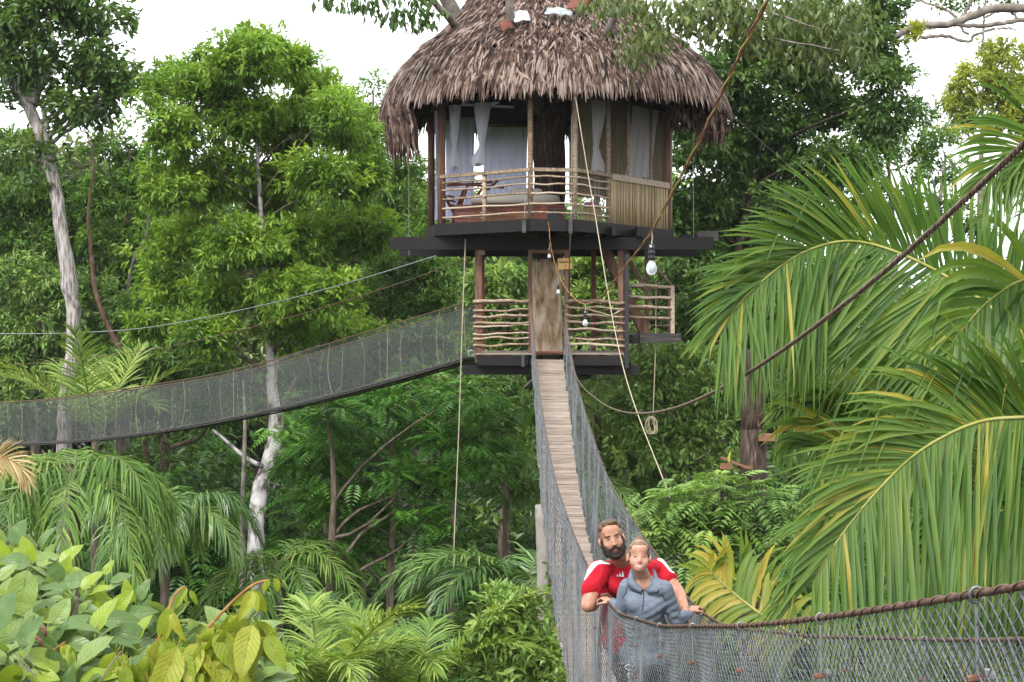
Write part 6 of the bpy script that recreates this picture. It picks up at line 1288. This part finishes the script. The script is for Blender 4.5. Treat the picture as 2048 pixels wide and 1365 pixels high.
# ---- woman in grey
wo_ = Bp(1.05, 10.9, plank_z(10.9)); hw = Head(W(1278, 1113, 10.6), [-.02, -1, .12], [.03, 0, 1], .93)
sR, eR, wR = W(1255, 1172, 10.72), W(1240, 1226, 10.8), W(1225, 1206, 11.0); sL, eL, wL = W(1329, 1177, 10.62), W(1352, 1240, 10.72), W(1377, 1228, 11.12)
nb = W(1287, 1153, 10.68); chest = W(1291, 1198, 10.72); waist = W(1292, 1258, 10.82); hips = W(1290, 1318, 10.86)
arms = [capsule(sR, eR, .038, .032), capsule(eR, wR, .030, .024), capsule(sL, eL, .038, .032), capsule(eL, wL, .030, .024)]
hands = hand_prims(wR, [-.45, .35, .22], [-.1, .1, -1], 1, (45, 60, 45), .90) + hand_prims(wL + [.012, .04, .008], [.45, .55, .22], [.15, .1, -1], -1, (45, 60, 40), .92)
neck = [capsule(hw.p(0, -.022, -.07), nb + [0, .03, -.02], .047, .055), ellipsoid(nb + [0, -.012, -.055], (.085, .05, .05))]
torso = [ellipsoid(chest + [0, .02, 0], (.125, .075, .15)), ellipsoid(waist + [0, .01, 0], (.105, .075, .18)), ellipsoid(hips, (.15, .10, .14))]
legs = []; pants = []; kz = wo_[2]
for s in (-1, 1):
    h0 = hips + [s * .08, 0, -.05]; kn = np.array([wo_[0] + s * .09, wo_[1] - .03, kz + .46]); an = np.array([wo_[0] + s * .09, wo_[1] + .03, kz + .08])
    legs += [capsule(h0, kn, .078, .05), capsule(kn, an, .05, .034)] + foot(kz, an[0], an[1], s); pants += [capsule(h0, kn, .088, .062), capsule(kn, an, .062, .05)]
me, co = remesh(head_prims(hw, 1.04, True) + neck + arms + hands + torso + legs, .0062, 5)
wom = person_part('person', me, co, ['skin_woman'], None, wo_); wom.location = wo_; tag(wom, 'smiling person in a grey zip top holding both bridge cables in front', 'person')
cR, cL = eR * .06 + wR * .94, eL * .06 + wL * .94
top = [ellipsoid(chest + [0, .01, .01], (.160, .105, .15)), ellipsoid(chest + [-.058, -.062, -.015], (.078, .074, .076)), ellipsoid(chest + [.062, -.064, -.015], (.078, .074, .076)), ellipsoid(chest + [0, -.045, .0], (.09, .068, .10)), capsule(chest + [0, -.015, -.04], waist + [0, -.01, 0], .125, .125), ellipsoid(waist, (.150, .125, .20)), ellipsoid(hips + [0, 0, .03], (.180, .135, .14)), capsule(nb + [-.03, .04, -.06], sR + [.02, .01, 0], .066, .058), capsule(nb + [.03, .04, -.06], sL - [.02, 0, 0], .066, .058),
       capsule(sR, eR, .057, .049), capsule(eR, cR, .048, .035), capsule(sL, eL, .057, .050), capsule(eL, cL, .049, .035)]
def wom_folds(co):
    d = np.linalg.norm(co - eL, axis=1); e = np.linalg.norm(co - (chest + [.10, -.08, -.07]), axis=1)
    return .004 * np.exp(-(d / .11) ** 2) * np.sin(co[:, 2] * 120 + co[:, 0] * 40) + .004 * np.exp(-(e / .13) ** 2) * np.sin((co[:, 2] * 1.0 - co[:, 0] * .6) * 110) + .003 * np.exp(-((co[:, 2] - waist[2] + .02) / .12) ** 2) * np.sin(co[:, 2] * 95 + 2 * np.sin(co[:, 0] * 18))
me, co = remesh(top, .008, 9, fold_noise(.0025, 30, 13, wom_folds))
# open neckline cut: drop faces in front of the throat
def neck_cut(c):
    u = (c[:, 0] - nb[0]); v = c[:, 2] - (nb[2] - .075); return ((c[:, 1] < nb[1] + .02) & (v > np.abs(u) * 1.25) & (np.abs(u) < .07)).astype(int)
topo = person_part('top', me, co, ['grey_top', 'skin_woman'], wom, wo_, neck_cut)
me, co = remesh(pants + [ellipsoid(hips - [0, 0, .04], (.172, .128, .12))], .010, 4, fold_noise(.004, 25, 15)); person_part('trousers', me, co, ['dark_trousers'], wom, wo_)
for s in (-1, 1): part('shoe', capsule([wo_[0] + s * .09, wo_[1] + .09, kz + .055], [wo_[0] + s * .10, wo_[1] - .13, kz + .045], .048, .042), 'black_rubber', wom, True)
# turned-down collar, zip and dark piping, laid on the top
bvt = BVHTree.FromPolygons([Vector(v.co) + wom.location for v in topo.data.vertices], [list(p.vertices) for p in topo.data.polygons])
def onfront(x, z, off=.004):
    h_ = bvt.ray_cast(Vector((x, 9.8, z)), Vector((0, 1, 0)))[0]; return np.array([x, (h_[1] if h_ else nb[1]) - off, z])
for s in (-1, 1):
    inner = [A(nb) + [s * .062, .045, .045], A(nb) + [s * .066, -.01, .005], A(nb) + [s * .045, -.055, -.045], onfront(nb[0] + s * .006, nb[2] - .083, .012)]
    outer = [A(nb) + [s * .090, .05, .0], A(nb) + [s * .104, -.015, -.035], onfront(nb[0] + s * .092, nb[2] - .075, .016), onfront(nb[0] + s * .020, nb[2] - .106, .012)]
    I, O = spline(inner, 9), spline(outer, 9); Mi = (I + O) / 2 + A([s * .006, -.014, .012]); V = np.vstack([I, Mi, O]); i = np.arange(2)[:, None] * 9; j = np.arange(8)[None]
    o = part('collar', (V, [np.stack([i + j, i + j + 1, i + j + 10, i + j + 9], -1).reshape(-1, 4)]), 'grey_top', wom, True); sm = o.modifiers.new('t', 'SOLIDIFY'); sm.thickness = .006
    part('piping', tube(np.stack([onfront(nb[0] + s * x, nb[2] - z, .0025) for x, z in ((.105, .03), (.112, .07), (.118, .11), (.140, .15))]), .0022, 5), 'collar_dark', wom, True)
part('zip', tube(np.stack([onfront(nb[0] - .002 - .012 * t, nb[2] - .088 - .125 * t, .001) for t in np.linspace(0, 1, 9)]), .0034, 6), 'collar_dark', wom, True)
# hair pulled back to a small bun
me, co = remesh([hw.e(0, -.030, .043, .0795, .092, .0775), hw.e(.057, -.014, .03, .021, .05, .05), hw.e(-.057, -.014, .03, .021, .05, .05), hw.e(0, .024, .086, .056, .050, .023), hw.e(.045, .018, .062, .026, .040, .030), hw.e(-.045, .018, .062, .026, .040, .030), hw.e(0, -.065, .112, .036, .036, .024), hw.e(.072, -.03, -.01, .010, .03, .04), hw.e(-.072, -.03, -.01, .010, .03, .04)], .0045, 4, fold_noise(.0012, 200, 18)); ho = person_part('hair', me, co, ['blond_hair'], wom, wo_); hairs('hair_strands', ho, ho, 'blond_hair', 2600, .018, .0010, lambda P: hw.p(0, -.065, .115) - P, 3, .06)
face_parts(hw, wom, bvh_of(wom), 'iris_blue', 'brow_blond', .0020, 1.0, 'brow_blond')
# ------------------------------------------------------------------ faint moist air
g = G(); g.add(boxv((0, 350, 14), 1960, 1400, 34)); hz = g.build('haze', None, None); m = bpy.data.materials.new('haze'); m.use_nodes = True; nt = m.node_tree; nt.nodes.clear()
o_ = nt.nodes.new('ShaderNodeOutputMaterial'); v_ = nt.nodes.new('ShaderNodeVolumePrincipled'); v_.inputs['Density'].default_value = .00014; v_.inputs['Color'].default_value = (.93, .96, 1, 1); nt.links.new(v_.outputs[0], o_.inputs['Volume'])
hz.data.materials.append(m); hz['kind'] = 'stuff'
